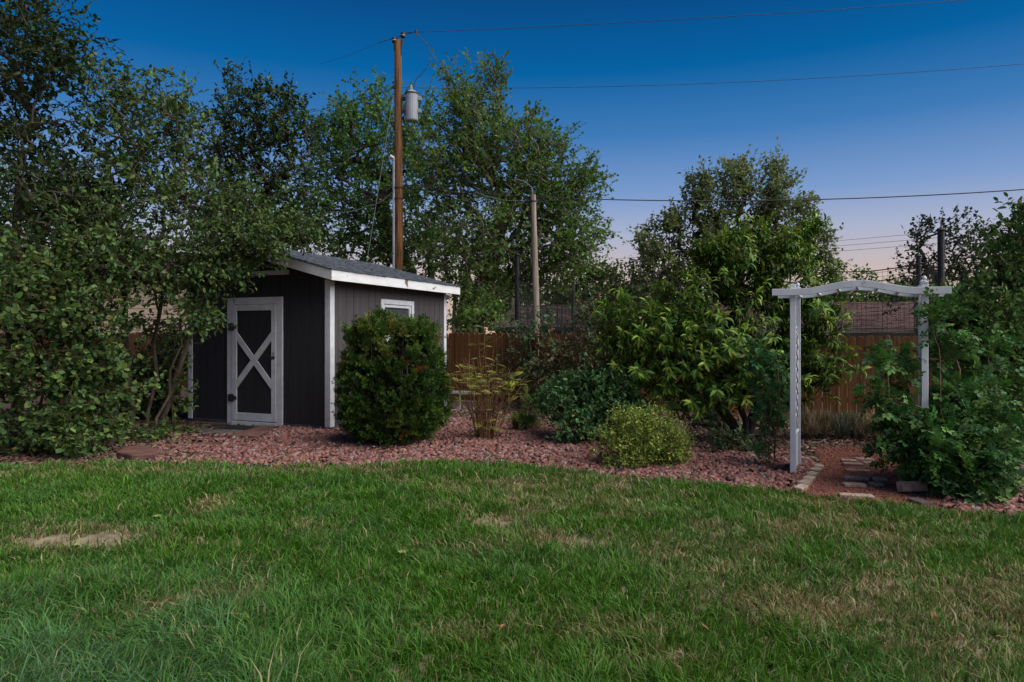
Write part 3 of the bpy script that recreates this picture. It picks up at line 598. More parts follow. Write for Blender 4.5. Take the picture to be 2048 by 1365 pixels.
for u0 in (0, SP):
    # side panel between a front and a rear post: arched frame, crossing slats, lower rail and infill
    A_ = np.array([u0, 0.0]); B_ = np.array([u0 + DU, DV]); L_ = np.linalg.norm(B_ - A_); d_ = (B_ - A_) / L_; nn = np.array([-d_[1], d_[0]])
    def pt(s, z, off=0): return (A_[0] + d_[0] * s + nn[0] * off, A_[1] + d_[1] * s + nn[1] * off, z)
    s0, s1 = .045, L_ - .045; sm = (s0 + s1) / 2; rr = (s1 - s0) / 2
    arch = [pt(s0, .47), pt(s0, 1.52)] + [pt(sm - rr * math.cos(k / 8 * math.pi), 1.52 + rr * .62 * math.sin(k / 8 * math.pi)) for k in range(1, 8)] + [pt(s1, 1.52), pt(s1, .47)]
    pan = MB().tube(arch, .017, 6).obj('side_panel', M['vinyl'], arb)
    for z in (.46, ): MB().tube([pt(.02, z), pt(L_ - .02, z)], .022, 6).obj('rail', M['vinyl'], pan)
    MB().hexa([pt(s0, .02, -.008), pt(s1, .02, -.008), pt(s1, .02, .008), pt(s0, .02, .008), pt(s0, .44, -.008), pt(s1, .44, -.008), pt(s1, .44, .008), pt(s0, .44, .008)]).obj('infill', M['vinyl'], pan)
    st = .155
    for k in range(9):
        z0, z1 = .50 + k * .13, .50 + (k + 1.7) * .13; z1 = min(z1, 1.62)
        MB().tube([pt(s0, z0, .006), pt(s1, z1, .006)], .011, 5).obj('lattice_slat', M['vinyl'], pan)
        MB().tube([pt(s1, z0, -.006), pt(s0, z1, -.006)], .011, 5).obj('lattice_slat', M['vinyl'], pan)

# ------------------------------------------------------------------ bricks of the path
def brick(px, py, l, w, h, rz, rx=0, ry=0, z=0.0, mat='brick', label='', group='bricks of the path'):
    g = G(px, py); m = MB().box((-l / 2, -w / 2, 0), (l / 2, w / 2, h))
    o = m.obj('brick', M[mat], None, .006, loc=(g[0], g[1], float(bed_z(g[0], g[1])) + z), rot=(rx, ry, rz)); return tag(o, label, 'brick', group)
ORD = ['first', 'second', 'third', 'fourth', 'fifth', 'sixth', 'seventh', 'eighth', 'ninth', 'tenth']
for k, (px, py, l, lab) in enumerate([(*q, f'worn step brick in the red path, {ORD[i]} from the lawn') for i, q in enumerate(sorted([(1712, 998, .30), (1708, 976, .21), (1712, 964, .23), (1716, 951, .24), (1706, 939, .22), (1698, 932, .17), (1740, 938, .16), (1752, 975, .12), (1760, 966, .12), (1728, 930, .2)], key=lambda q: -q[1]))]):
    brick(px, py + 2, l, .10, .05, R.uniform(-.28, -.08), z=.0, label=lab)
for k, (px, py) in enumerate([(1601, 986), (1609, 976), (1617, 968), (1624, 960), (1631, 952), (1637, 946)]):
    brick(px, py, .21 - .012 * k, .085, .055, .85 + R.uniform(-.08, .08), rx=.12, z=.01, mat='paver', label=f'tan edging brick beside the arbor post, {ORD[k]} from the lawn', group='edging bricks by the arbor')
brick(1826, 992, .26, .10, .10, .12, rx=-.25, z=.03, mat='brick', label='large reddish brick tipped up below the leafy shrub')
brick(1812, 983, .22, .10, .06, .75, rx=.3, ry=.1, z=.03, mat='paver', label='tan brick tilted behind the large tipped brick')
brick(1840, 1012, .12, .20, .05, .1, z=.0, mat='slab', label='grey brick lying flat at the lawn beside the tipped brick')
brick(2046, 952, .3, .14, .06, -.3, z=.0, mat='slab', label='grey block lying in the bed behind the pale stone')
brick(1610, 928, .16, .10, .05, 1.1, z=.0, mat='paver', label='tan brick lying alone where the path leaves the arbor')
o = MB().box((-.42, -.02, 0), (.42, .02, .05)).obj('timber', M['timber'], None, .006, loc=G(1700, 906), rot=(0, 0, -.38)); tag(o, 'thin weathered timber closing the far end of the path', 'timber')
V = []; m = MB()
for k in range(9):
    a = k / 8; m_ = None
m.tube([(-.18, .05, .03), (-.1, .09, .05), (0, .05, .035), (.1, .01, .045), (.22, .02, .03)], [.022, .045, .04, .045, .02], 9); m.tube([(-.02, -.03, .025), (.1, -.05, .04), (.2, -.05, .02)], [.02, .04, .015], 8)
o = m.obj('pale_rock', M['palestone'], None, smooth=True, loc=G(1993, 968)); tag(o, 'pale blue grey stone lying right of the leafy shrub', 'stone')
m = MB().lathe([(.018, 0), (.018, .05), (.03, .055), (.034, .075), (.02, .09)], sides=10); o = m.obj('path_light', M['black'], None, loc=G(1457, 972)); tag(o, 'tiny black garden light standing in the gravel by the lawn', 'light')
for px, py, s_, lab in [(1130, 908, .05, 'small grey pebble on the gravel below the blue green bush'), (1160, 905, .06, 'larger grey pebble on the gravel below the blue green bush'), (905, 905, .04, 'grey pebble on the gravel between yew and cane bush')]:
    m = MB().lathe([(s_ * .6, 0), (s_, s_ * .3), (s_ * .7, s_ * .62), (s_ * .1, s_ * .7)], sides=9); o = m.obj('pale_rock', M['palestone'], None, smooth=True, loc=G(px, py)); tag(o, lab, 'stone', 'pebbles on the gravel')

# fallen leaves and weeds on the lawn
lt = MB().add([(0, 0, 0), (.03, .012, .008), (.055, .009, .006), (.085, 0, .02), (.055, -.013, .01), (.03, -.012, .012), (.04, 0, -.004)], [(0, 1, 6), (1, 2, 6), (2, 3, 6), (3, 4, 6), (4, 5, 6), (5, 0, 6)])
lm = lt.mesh('fallen_leaf', M['dryleaf'])
for px, py in [(148, 1042), (233, 1036), (258, 1235), (262, 1240), (1008, 1268), (921, 1293), (1180, 1150), (1237, 1228), (1265, 1265), (1242, 1318), (1355, 1297), (1182, 1340), (1210, 1055), (1334, 1112), (1280, 1127), (1618, 1262), (1866, 1183), (1875, 1262), (1665, 1320), (1742, 1345), (1990, 1285), (1470, 1205), (1420, 1285), (2030, 1140), (700, 1130), (470, 1150), (955, 1060)]:
    g = G(px, py); o = link('fallen_leaf', lm, None, (g[0], g[1], float(lawn_z(g[0], g[1])) + .045), (R.uniform(-.6, .6), R.uniform(-.9, .5), R.uniform(0, 6.28)))
    o.scale = [R.uniform(.5, .85)] * 3; tag(o, 'curled orange brown leaf lying on the lawn', 'leaf', 'fallen leaves on the lawn')
wd_m = MB()
for k in range(7):
    a = k * .9; c, s = math.cos(a), math.sin(a); L_ = .042
    wd_m.add([(0, 0, .02), (c * L_ * .5 - s * .016, s * L_ * .5 + c * .016, .055), (c * L_, s * L_, .05), (c * L_ * .5 + s * .016, s * L_ * .5 - c * .016, .055)], [(0, 1, 2, 3)])
wm = wd_m.mesh('lawn_weed', M['weedleaf'])
for px, py, lab in [(315, 1048, 'pale green weed in the lawn near the bare patch'), (803, 1122, 'single yellow green weed standing in the middle lawn'), (156, 1108, 'tiny bright weed beside the bare soil patch')]:
    g = G(px, py); tag(link('lawn_weed', wm, None, (g[0], g[1], float(lawn_z(g[0], g[1])) + .01), (0, 0, R.uniform(0, 6))), lab, 'weed', 'weeds in the lawn')
# ------------------------------------------------------------------ plants
def leaf_template(kind):
    """vertices (x along the leaf, y across, z up) and quads, unit length"""
    if kind == 'oval':
        V = [(0, 0, 0), (.32, .24, .05), (.72, .22, .03), (1, 0, -.10), (.72, -.22, .03), (.32, -.24, .05)]; Q = [(0, 1, 2, 3), (0, 3, 4, 5)]
    elif kind == 'round':
        V = [(0, 0, 0), (.25, .40, .05), (.68, .33, .03), (1, 0, -.08), (.68, -.33, .03), (.25, -.40, .05)]; Q = [(0, 1, 2, 3), (0, 3, 4, 5)]
    elif kind == 'simple':
        V = [(0, 0, 0), (.45, .36, .03), (1, 0, -.08), (.45, -.36, .03)]; Q = [(0, 1, 2, 3)]
    elif kind == 'lance':
        V = []; xs_ = [(0, 0, .025), (.34, .03, .13), (.72, -.11, .13), (1.0, -.40, .01)]
        for x, z, w in xs_: V += [(x, w, z + w * .35), (x, 0, z), (x, -w, z + w * .35)]
        Q = []
        for i in range(3): Q += [(3 * i, 3 * i + 1, 3 * i + 4, 3 * i + 3), (3 * i + 1, 3 * i + 2, 3 * i + 5, 3 * i + 4)]
    elif kind == 'rose':
        V, Q = [], []
        for (bx, by, a, L) in [(.55, 0, 0, .46), (.42, .03, 1.05, .42), (.42, -.03, -1.05, .42), (.18, .02, 1.25, .34), (.18, -.02, -1.25, .34)]:
            o = len(V); c, s = math.cos(a), math.sin(a)
            for x, y, z in [(0, 0, 0), (.32, .32, .05), (.72, .27, .03), (1, 0, -.12), (.72, -.27, .03), (.32, -.32, .05)]:
                V.append((bx + L * (c * x - s * y), by + L * (s * x + c * y), L * z - .06 * bx * bx))
            Q += [(o, o + 1, o + 2, o + 3), (o, o + 3, o + 4, o + 5)]
    elif kind == 'fern':
        V, Q = [], []
        for k in range(8):
            x = .12 + k * .115; L = .30 * math.sin(math.pi * (k + 1.6) / 10)
            for sg in (1, -1):
                o = len(V); a = sg * 1.1; c, s = math.cos(a), math.sin(a)
                for u, v in [(0, 0), (.45, .14), (1, 0), (.45, -.14)]: V.append((x + L * (c * u - s * v), L * (s * u + c * v), -.25 * x * x - .1 * L * u + .02))
                Q.append((o, o + 1, o + 2, o + 3))
        o = len(V); V += [(.8, .02, -.17), (1, 0, -.26), (.8, -.02, -.17), (.7, 0, -.12)]; Q.append((o, o + 1, o + 2, o + 3))
    elif kind == 'needles':          # a short yew shoot: needles in two loose ranks round the twig
        V, Q = [], []
        for k in range(8):
            x = .06 + .105 * k; L = .32 * (1 - .35 * k / 8)
            for sg in (1, -1):
                o = len(V); a = sg * (1.0 - .03 * k); r_ = (k * 2.4 + (sg > 0)) * .9; c, s = math.cos(a), math.sin(a)
                for u, v in [(0, -.12), (.5, -.18), (1, 0), (.5, .18)]:
                    lx, ly = L * (c * u - s * v), L * (s * u + c * v); V.append((x + lx, ly * math.cos(r_ * .35), ly * math.sin(r_ * .35) + .05))
                Q.append((o, o + 1, o + 2, o + 3))
        o = len(V); V += [(0, .02, 0), (0, -.02, 0), (.95, -.015, 0), (.95, .015, 0)]; Q.append((o, o + 1, o + 2, o + 3))
    return np.array(V, float), np.array(Q)
TPL = {k: leaf_template(k) for k in ('oval', 'round', 'simple', 'lance', 'rose', 'fern', 'needles')}
def pick_cols(n, pal, var=.28, hue=.12):
    """pal: list of (weight, rgb)"""
    w = np.array([p[0] for p in pal], float); w /= w.sum(); c = np.array([p[1] for p in pal])[rng.choice(len(pal), n, p=w)]
    return c * (1 - var + 2 * var * rng.random(n))[:, None] * (1 + hue * rng.normal(0, 1, (n, 3)) * np.array([1, .4, .8])).clip(.6, 1.5)
def leaves_mesh(name, kind, pos, d, nrm, L, cols, mat, wscale=1.0):
    V, Q = TPL[kind]; d = unit(d); s = unit(np.cross(nrm, d)); n = np.cross(d, s); N = len(pos)
    Vx = pos[:, None] + L[:, None, None] * (V[None, :, 0:1] * d[:, None] + V[None, :, 1:2] * wscale * s[:, None] + V[None, :, 2:3] * n[:, None])
    return np_mesh(name, Vx.reshape(-1, 3), (np.arange(N)[:, None, None] * len(V) + Q[None]).reshape(-1, 4), mat, np.repeat(cols, len(V), 0))
def lobe(px, py, rx, ry, Y, depth, n):
    """an ellipsoid of the crown: centre on the photo and its real distance, radii in photo pixels, depth radius in metres, shoots"""
    c = P(px, py, Y); return (c, np.array([rx / F * Y, depth, ry / F * Y]), n)
def sample_lobes(lobes, shell=2.4, jag=.16):
    out = []
    for c, r, n in lobes:
        v = unit(rng.normal(0, 1, (n, 3))); rad = rng.random(n) ** (1 / shell) * (1 + rng.normal(0, jag, n)).clip(.6, 1.3)
        out.append(c + v * rad[:, None] * r)
    return np.concatenate(out)
def grow(starts, targets, rtip, rbase, jit=.06, sides=5, up=.35):
    """starts: trunk polylines. Each target is joined to the nearest fitting point of what has grown so far."""
    pos, par, chains = [], [], []
    for pl in starts:
        ids = []
        for k, p in enumerate(pl):
            pos.append(np.array(p, float)); par.append(ids[-1] if ids else -1); ids.append(len(pos) - 1)
        chains.append(ids)
    t0 = np.mean([np.array(pl)[-1] for pl in starts], axis=0)
    dist0 = np.min([np.linalg.norm(targets[:, None] - np.array(pl)[None], axis=2).min(1) for pl in starts], axis=0)
    tips = []; A = np.zeros((len(pos) + len(targets) * 4 + 10, 3)); A[:len(pos)] = pos; n = len(pos); par = list(par)
    skip = set(ids_[0] for ids_ in chains)
    for ti in np.argsort(dist0):
        T = targets[ti]; dv_ = T - A[:n]; dd = np.linalg.norm(dv_, axis=1); cost = dd + up * np.maximum(0, A[:n, 2] - T[2] + .05)
        for s_ in skip: cost[s_] += 1.0
        j = int(np.argmin(cost)); L = dd[j]; k = 3 if L > .35 else 2; ids = [j]
        for q in range(1, k + 1):
            f = q / k; p = A[j] * (1 - f) + T * f + (rng.normal(0, jit * L, 3) if q < k else 0) + np.array([0, 0, .10 * L * math.sin(math.pi * f)])
            A[n] = p; par.append(ids[-1]); ids.append(n); n += 1
        chains.append(ids); tips.append(ids[-1])
    cnt = np.zeros(n); cnt[tips] = 1
    for i in range(n - 1, -1, -1):
        if par[i] >= 0: cnt[par[i]] += cnt[i]
    cnt = np.maximum(cnt, 1); pw = math.log(rbase / rtip) / math.log(max(cnt.max(), 2)); rad = rtip * cnt ** pw
    parts = []
    for c, ids in enumerate(chains):
        r = rad[ids].copy()
        if c >= len(starts): r[0] = min(r[0], r[1] * 1.25)
        sd_ = 8 if r.max() > .05 else (5 if r.max() > .015 else 3)
        parts.append(tube(A[ids], r, sd_))
    dirs = np.array([A[t_] - A[par[t_]] for t_ in tips]); order = np.argsort(dist0)
    D = np.zeros_like(targets); D[order] = unit(dirs)
    return cat_vf(parts), D
def shoots(targets, D, centre, nsub, Lsub, nleaf, spread=.8, upb=.25, out=.6, droop=0.0):
    """side twigs at each target and the leaf seats along them"""
    N = len(targets); o = unit(targets - centre)
    base = np.repeat(targets, nsub, 0)
    d = unit(np.repeat(unit(D) * .5 + o * out, nsub, 0) + rng.normal(0, spread, (N * nsub, 3)) + np.array([0, 0, upb]))
    L = Lsub * (.5 + .8 * rng.random(N * nsub)); base = base + rng.normal(0, Lsub * .25, base.shape)
    f = (np.arange(nleaf) + .6 + .5 * rng.random((len(base), nleaf))) / (nleaf + .3)
    pos = base[:, None] + (L[:, None] * f)[..., None] * d[:, None]; pos[..., 2] -= droop * (L[:, None] * f) ** 2
    tip = base + L[:, None] * d; tip[:, 2] -= droop * L ** 2
    ld = np.repeat(d[:, None], nleaf, 1)
    return base, tip, pos.reshape(-1, 3), ld.reshape(-1, 3), f.reshape(-1)
def twig_tubes(base, tip, r):
    return cat_vf([tube(np.stack([b, t_]), [r, r * .5], 3) for b, t_ in zip(base, tip)])
def plant(name, label, cat, starts, lobes, kind, leafL, pal, nsub=3, Lsub=.22, nleaf=6, rtip=.006, rbase=.08, bark='bark', group=None, spread=.8, upb=.25, leafspread=.9, flat=.6,
          trunk_name='trunk', crown_name='crown', mat='leaf', shell=2.4, out=.6, droop=0.0, leafdroop=0.15, wscale=1.0, tips=None, twigs=True, zmin=.06, jag=.16, centre=None, var=.28):
    base0 = np.array(starts[0][0], float); starts = [np.vstack([base0 - [0, 0, .12], st]) for st in starts]; root = empty(name, (base0[0], base0[1], 0), 0, label, cat, group)
    off = np.array([base0[0], base0[1], 0])
    T = sample_lobes(lobes, shell, jag); T = T[T[:, 2] > zmin]; T = T[~in_shed(T[:, 0], T[:, 1], .12) | (T[:, 2] > 3.3)]
    (bv, bf), D = grow(starts, T, rtip, rbase)
    cen = np.mean([l[0] for l in lobes], axis=0) if centre is None else np.array(centre)
    b, t_, pos, ld, f = shoots(T, D, cen, nsub, Lsub, nleaf, spread, upb, out, droop)
    if twigs:
        tv, tf = twig_tubes(b, t_, max(rtip * .5, .0018)); bv, bf = cat_vf([(bv, bf), (tv, tf)])
    keep = (pos[:, 2] > .03) & (~in_shed(pos[:, 0], pos[:, 1], .05) | (pos[:, 2] > 3.15)); pos, ld, f = pos[keep], ld[keep], f[keep]; N = len(pos)
    link(trunk_name, np_mesh(trunk_name, bv - off, bf, M[bark], smooth=True), root)
    d = unit(ld) + rng.normal(0, leafspread, (N, 3)); d[:, 2] -= leafdroop
    nrm = rng.normal(0, flat, (N, 3)) + np.array([0, 0, 1.0])
    c = pick_cols(N, pal, var)
    clus = (np.arange(len(T) * nsub * nleaf) // (nsub * nleaf))[keep]; cf = (.62 + .66 * rng.random(len(T)))[clus]; cs = (.8 + .4 * rng.random(len(T)))[clus]
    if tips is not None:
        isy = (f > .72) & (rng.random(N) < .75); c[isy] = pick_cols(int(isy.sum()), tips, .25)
    c = c * cf[:, None]; L = leafL * (.5 + .75 * rng.random(N)) * cs
    link(crown_name, leaves_mesh(crown_name, kind, pos - off, d, nrm, L, c, M[mat], wscale), root)
    return root
def stem(px, py, Y, top, wob=.08, n=6):
    """polyline from the ground at a photo column and distance to a photo point at the same or another distance"""
    a = np.array([(px - 1024) / F * Y, Y, -.05]) if py is None else P(px, py, Y); b = P(*top); ts = np.linspace(0, 1, n)
    pl = a + (b - a) * ts[:, None]; pl[1:-1] += rng.normal(0, wob, (n - 2, 3)) * np.array([1, 1, .2]); return pl
GREEN = [(3, (0.061, 0.115, 0.038)), (3, (0.088, 0.149, 0.043)), (1, (0.115, 0.169, 0.049)), (.5, (0.047, 0.088, 0.041))]
YOUNG = [(2, (.10, .165, .036)), (1, (.08, .14, .032)), (.2, (.17, .185, .05))]
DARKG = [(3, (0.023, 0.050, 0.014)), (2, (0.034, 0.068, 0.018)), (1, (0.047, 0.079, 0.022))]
COTT = [(3, (.080, .158, .034)), (2, (.110, .195, .042)), (1, (.15, .205, .055)), (.2, (.13, .11, .05))]
BLUEG = [(3, (.070, .165, .058)), (2, (.095, .20, .070)), (1, (.13, .22, .06))]

# --- thicket on the left: a tall tree at the frame edge, a many stemmed tree beside the shed, undergrowth
plant('leafy_tree', 'tall dark tree rising beyond the top at the yard corner', 'tree', [stem(20, None, 9.4, (40, 380, 9.4)), stem(-60, None, 9.6, (-30, 300, 9.6))],
      [lobe(40, 40, 130, 150, 9.4, 1.2, 120), lobe(20, 250, 150, 150, 9.4, 1.2, 130), lobe(90, 120, 75, 80, 9.2, .7, 55), lobe(-120, 150, 170, 250, 9.6, 1.2, 80), lobe(100, 380, 110, 100, 9.5, 1.0, 95), lobe(10, -160, 150, 130, 9.5, 1.2, 60)],
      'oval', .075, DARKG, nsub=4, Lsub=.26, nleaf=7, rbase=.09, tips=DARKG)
plant('fruit_tree', 'many stemmed tree spreading branches over the shed front', 'tree',
      [stem(290, None, 10.4, (330, 560, 10.3), .05), stem(262, None, 10.5, (250, 520, 10.4), .05), stem(305, None, 10.6, (420, 540, 10.3), .05), stem(316, None, 10.3, (360, 640, 10.2), .04)],
      [lobe(300, 340, 130, 80, 10.5, 1.0, 70), lobe(570, 468, 60, 28, 10.35, .35, 34), lobe(290, 260, 110, 110, 10.5, 1.0, 90), lobe(250, 200, 60, 60, 10.4, .6, 26), lobe(345, 220, 40, 75, 10.4, .5, 26), lobe(300, 400, 150, 90, 10.3, 1.1, 110), lobe(470, 430, 130, 60, 10.3, .7, 80), lobe(405, 500, 92, 45, 10.0, .6, 75), lobe(520, 488, 55, 26, 9.9, .4, 44),
       lobe(230, 500, 120, 70, 9.8, .9, 85), lobe(330, 560, 90, 45, 9.8, .6, 55), lobe(440, 545, 46, 24, 9.85, .3, 18), lobe(480, 545, 40, 8, 9.8, .2, 5), lobe(425, 640, 40, 18, 9.8, .2, 10), lobe(390, 620, 35, 50, 9.9, .3, 20), lobe(170, 420, 80, 90, 10.0, .8, 60)],
      'oval', .078, GREEN, nsub=4, Lsub=.24, nleaf=7, bark='barkmid', rbase=.052, tips=YOUNG, rtip=.006)
plant('fruit_tree', 'leafy tree standing behind the shed beside the utility pole', 'tree', [stem(527, None, 16.4, (520, 420, 15.8), .1), stem(535, None, 16.5, (590, 430, 16), .1)],
      [lobe(520, 240, 75, 75, 15.6, 1.0, 75), lobe(585, 240, 42, 85, 15.8, .8, 48), lobe(460, 300, 70, 90, 15.4, 1.0, 70), lobe(560, 370, 85, 75, 15.6, 1.0, 80), lobe(455, 400, 90, 70, 15.4, 1.0, 70), lobe(500, 460, 110, 45, 15.5, .9, 60), lobe(475, 175, 22, 25, 15.6, .3, 8), lobe(600, 430, 45, 60, 15.8, .6, 34)],
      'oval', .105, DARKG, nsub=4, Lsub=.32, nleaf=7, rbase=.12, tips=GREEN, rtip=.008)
plant('leafy_shrub', 'broad shrub with rounded leaves filling the yard corner', 'shrub', [stem(70, None, 9.2, (80, 700, 9.2), .04), stem(100, None, 9.0, (150, 640, 9.0), .04), stem(40, None, 9.3, (10, 650, 9.2), .04)],
      [lobe(70, 560, 130, 110, 9.1, .9, 190), lobe(60, 720, 130, 110, 9.0, .8, 190), lobe(170, 640, 90, 110, 9.1, .7, 130), lobe(190, 780, 80, 90, 9.2, .6, 90), lobe(-90, 650, 110, 210, 9.2, .9, 110), lobe(70, 850, 110, 55, 8.9, .5, 70), lobe(190, 520, 80, 60, 9.4, .6, 60)],
      'round', .070, GREEN, nsub=3, Lsub=.2, nleaf=7, rbase=.03, tips=YOUNG, bark='stem', trunk_name='stems', crown_name='foliage', rtip=.005)
plant('sapling', 'low suckers with bright leaves at the foot of the thicket', 'shrub', [stem(135, None, 8.75, (140, 860, 8.7), .02), stem(170, None, 8.85, (165, 860, 8.8), .02)],
      [lobe(125, 850, 40, 50, 8.65, .3, 40), lobe(150, 885, 45, 20, 8.6, .2, 24), lobe(215, 860, 40, 30, 9.0, .3, 22)], 'oval', .085, [(2, (.075, .13, .035)), (1, (.11, .17, .045))], nsub=3, Lsub=.14, nleaf=5, rbase=.012, rtip=.004, bark='stem', trunk_name='stems', crown_name='foliage')
plant('sapling', 'low leafy seedlings around the stems near the shed wall', 'shrub', [stem(315, None, 10.0, (318, 840, 10.0), .02), stem(345, None, 10.6, (345, 780, 10.6), .02)],
      [lobe(315, 865, 30, 15, 9.9, .2, 16), lobe(345, 740, 30, 60, 10.5, .3, 36), lobe(350, 860, 35, 12, 10.6, .2, 14), lobe(265, 870, 25, 18, 10, .2, 12), lobe(345, 800, 30, 35, 10.6, .2, 20), lobe(320, 680, 40, 50, 10.8, .3, 26)], 'oval', .075, GREEN, nsub=3, Lsub=.14, nleaf=5, rbase=.014, rtip=.004, bark='stem', trunk_name='stems', crown_name='foliage', tips=YOUNG)

plant('leafy_shrub', 'dark understory shrub behind the tree stems beside the shed', 'shrub', [stem(250, None, 12.6, (250, 760, 12.6), .04), stem(310, None, 12.9, (310, 740, 12.9), .04)],
      [lobe(250, 760, 60, 60, 12.6, .5, 90), lobe(320, 750, 45, 60, 13.0, .4, 70), lobe(200, 740, 60, 80, 12.8, .6, 80), lobe(300, 810, 60, 30, 12.6, .4, 50), lobe(345, 700, 25, 40, 13.2, .3, 24)],
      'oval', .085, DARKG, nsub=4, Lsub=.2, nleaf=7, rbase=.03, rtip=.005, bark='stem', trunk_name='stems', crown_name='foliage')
# --- cottonwoods beyond the fence
plant('cottonwood_tree', 'big cottonwood behind the fence beside the grey wooden pole', 'tree', [stem(900, None, 21.5, (960, 470, 22), .15), stem(912, None, 21.8, (1020, 400, 22.4), .2), stem(905, None, 21.6, (890, 480, 22), .15)],
      [lobe(960, 240, 75, 95, 22, 1.6, 136), lobe(990, 160, 35, 35, 22, .6, 18), lobe(905, 170, 20, 45, 22, .5, 13), lobe(1020, 330, 110, 100, 22, 2.0, 214), lobe(900, 340, 70, 110, 22, 1.8, 143), lobe(1090, 400, 85, 80, 21.8, 1.6, 149), lobe(1150, 380, 48, 40, 21.8, .8, 44), lobe(1080, 300, 45, 55, 22, .8, 46), lobe(1130, 480, 65, 70, 21.6, 1.4, 104),
       lobe(960, 480, 130, 90, 21.6, 2.2, 221), lobe(1060, 530, 110, 52, 22.4, 1.3, 104), lobe(940, 570, 60, 40, 21.2, 1.2, 46), lobe(1170, 350, 30, 22, 21.8, .4, 13), lobe(1180, 460, 22, 40, 21.8, .4, 15)],
      'simple', .105, COTT, nsub=4, Lsub=.55, nleaf=9, mat='treeleaf', rbase=.30, rtip=.010, bark='barklight', tips=COTT, wscale=1.15)
plant('cottonwood_tree', 'lighter cottonwood behind the utility pole and shed roof', 'tree', [stem(862, None, 25.5, (850, 430, 25.5), .2), stem(880, None, 25.6, (760, 400, 25.4), .25)],
      [lobe(740, 280, 95, 85, 25.5, 2.0, 135), lobe(680, 260, 50, 50, 25.5, 1.2, 40), lobe(760, 195, 38, 26, 25.4, .8, 14), lobe(690, 400, 75, 100, 25.2, 1.8, 110), lobe(800, 400, 95, 90, 25.2, 2.0, 130), lobe(840, 270, 50, 70, 25.6, 1.2, 50), lobe(730, 490, 85, 45, 25, 1.4, 65), lobe(850, 500, 80, 60, 25, 1.4, 75), lobe(650, 320, 30, 90, 25.2, 1, 34), lobe(640, 450, 30, 50, 25, .8, 16)],
      'simple', .125, [(3, (.10, .20, .045)), (2, (.13, .235, .055)), (1, (.065, .13, .038))], nsub=4, Lsub=.6, nleaf=9, mat='treeleaf', rbase=.34, rtip=.011, bark='bark', wscale=1.15)
plant('cottonwood_tree', 'low leafy tree at the fence between shed and dark roof', 'tree', [stem(965, None, 19.5, (965, 625, 19.5), .08)],
      [lobe(965, 630, 40, 32, 19.4, .8, 40), lobe(925, 645, 36, 22, 19.6, .6, 20)], 'simple', .10, COTT, nsub=4, Lsub=.4, nleaf=8, mat='treeleaf', rbase=.09, rtip=.008, wscale=1.1)

# --- far trees between the roofs
def far_tree(label, Y, base, tops, lobes, pal, leafL=.16, nsub=4, Lsub=.7, bark='bark', rb=.2, kind='simple'):
    return plant('far_tree', label, 'tree', [stem(base, None, Y, (tx, ty, Y), .2) for tx, ty in tops], [lobe(a, b_, c, d_, Y, e, n_) for a, b_, c, d_, e, n_ in lobes], kind, leafL * 1.25, pal,
                 nsub=nsub + 1, Lsub=Lsub, nleaf=9, rbase=rb, rtip=.012, bark=bark, wscale=1.05, mat='treeleaf', group='trees beyond the fence', upb=.5, twigs=False)
DUSTY = [(3, (0.078, 0.124, 0.056)), (2, (0.116, 0.155, 0.065)), (1, (0.155, 0.155, 0.078))]
far_tree('tall feathery elm rising behind the drooping leaved fruit tree', 29, 1490, [(1480, 480), (1400, 500), (1570, 480), (1330, 540)],
         [(1400, 405, 26, 58, 1.0, 44), (1412, 365, 14, 24, .5, 9), (1468, 385, 32, 60, 1.1, 60), (1488, 340, 13, 22, .5, 9), (1548, 392, 32, 62, 1.1, 58), (1550, 345, 12, 20, .4, 7), (1600, 428, 20, 46, .8, 24), (1350, 448, 28, 44, 1.0, 32), (1302, 500, 32, 46, 1.0, 34), (1300, 560, 40, 40, 1.1, 36), (1360, 530, 56, 52, 1.4, 56), (1435, 442, 28, 42, 1.0, 26), (1510, 432, 26, 42, 1.0, 24), (1430, 480, 50, 40, 1.3, 46), (1500, 480, 60, 40, 1.4, 52), (1570, 490, 56, 46, 1.4, 50), (1632, 495, 28, 46, .8, 24), (1648, 535, 30, 38, .8, 22), (1400, 590, 80, 40, 1.4, 46)],
         [(3, (.15, .19, .075)), (2, (.20, .235, .085)), (1, (.11, .15, .07))], leafL=.11, nsub=5, Lsub=.5)
far_tree('bright round topped tree seen above the batting cage net', 37, 1180, [(1180, 600)], [(1170, 590, 50, 50, 1.4, 60), (1205, 570, 28, 32, 1, 28), (1130, 610, 40, 40, 1.2, 34), (1185, 630, 60, 30, 1.2, 34)], [(2, (.085, .135, .038)), (1, (.12, .16, .05))])
far_tree('small tree behind the net left of the elm', 33, 1265, [(1262, 620)], [(1262, 590, 34, 42, 1.2, 40), (1240, 620, 40, 30, 1, 26), (1300, 615, 45, 40, 1.2, 36)], [(2, (.095, .125, .04)), (1, (.07, .10, .035))])
far_tree('dark bushy tree line behind the dark garage roof', 44, 1060, [(1040, 620), (1100, 620)], [(1040, 610, 60, 45, 1.5, 60), (1110, 615, 50, 40, 1.4, 50), (980, 600, 60, 50, 1.5, 50)], COTT)
far_tree('pale wispy tree behind the left black post', 38, 1022, [(1015, 560), (1040, 590)], [(1015, 590, 22, 40, .8, 20), (1042, 600, 22, 32, .8, 18)], [(1, (.14, .18, .09))], bark='barklight', rb=.12)
far_tree('low tree line showing above the red brown garage roof', 42, 1760, [(1700, 620), (1790, 620)], [(1720, 602, 60, 20, 1.5, 50), (1800, 596, 50, 24, 1.5, 50), (1660, 600, 40, 30, 1.4, 36), (1722, 560, 8, 9, .4, 3), (1738, 557, 8, 12, .4, 3), (1860, 590, 50, 40, 1.5, 40)], COTT)
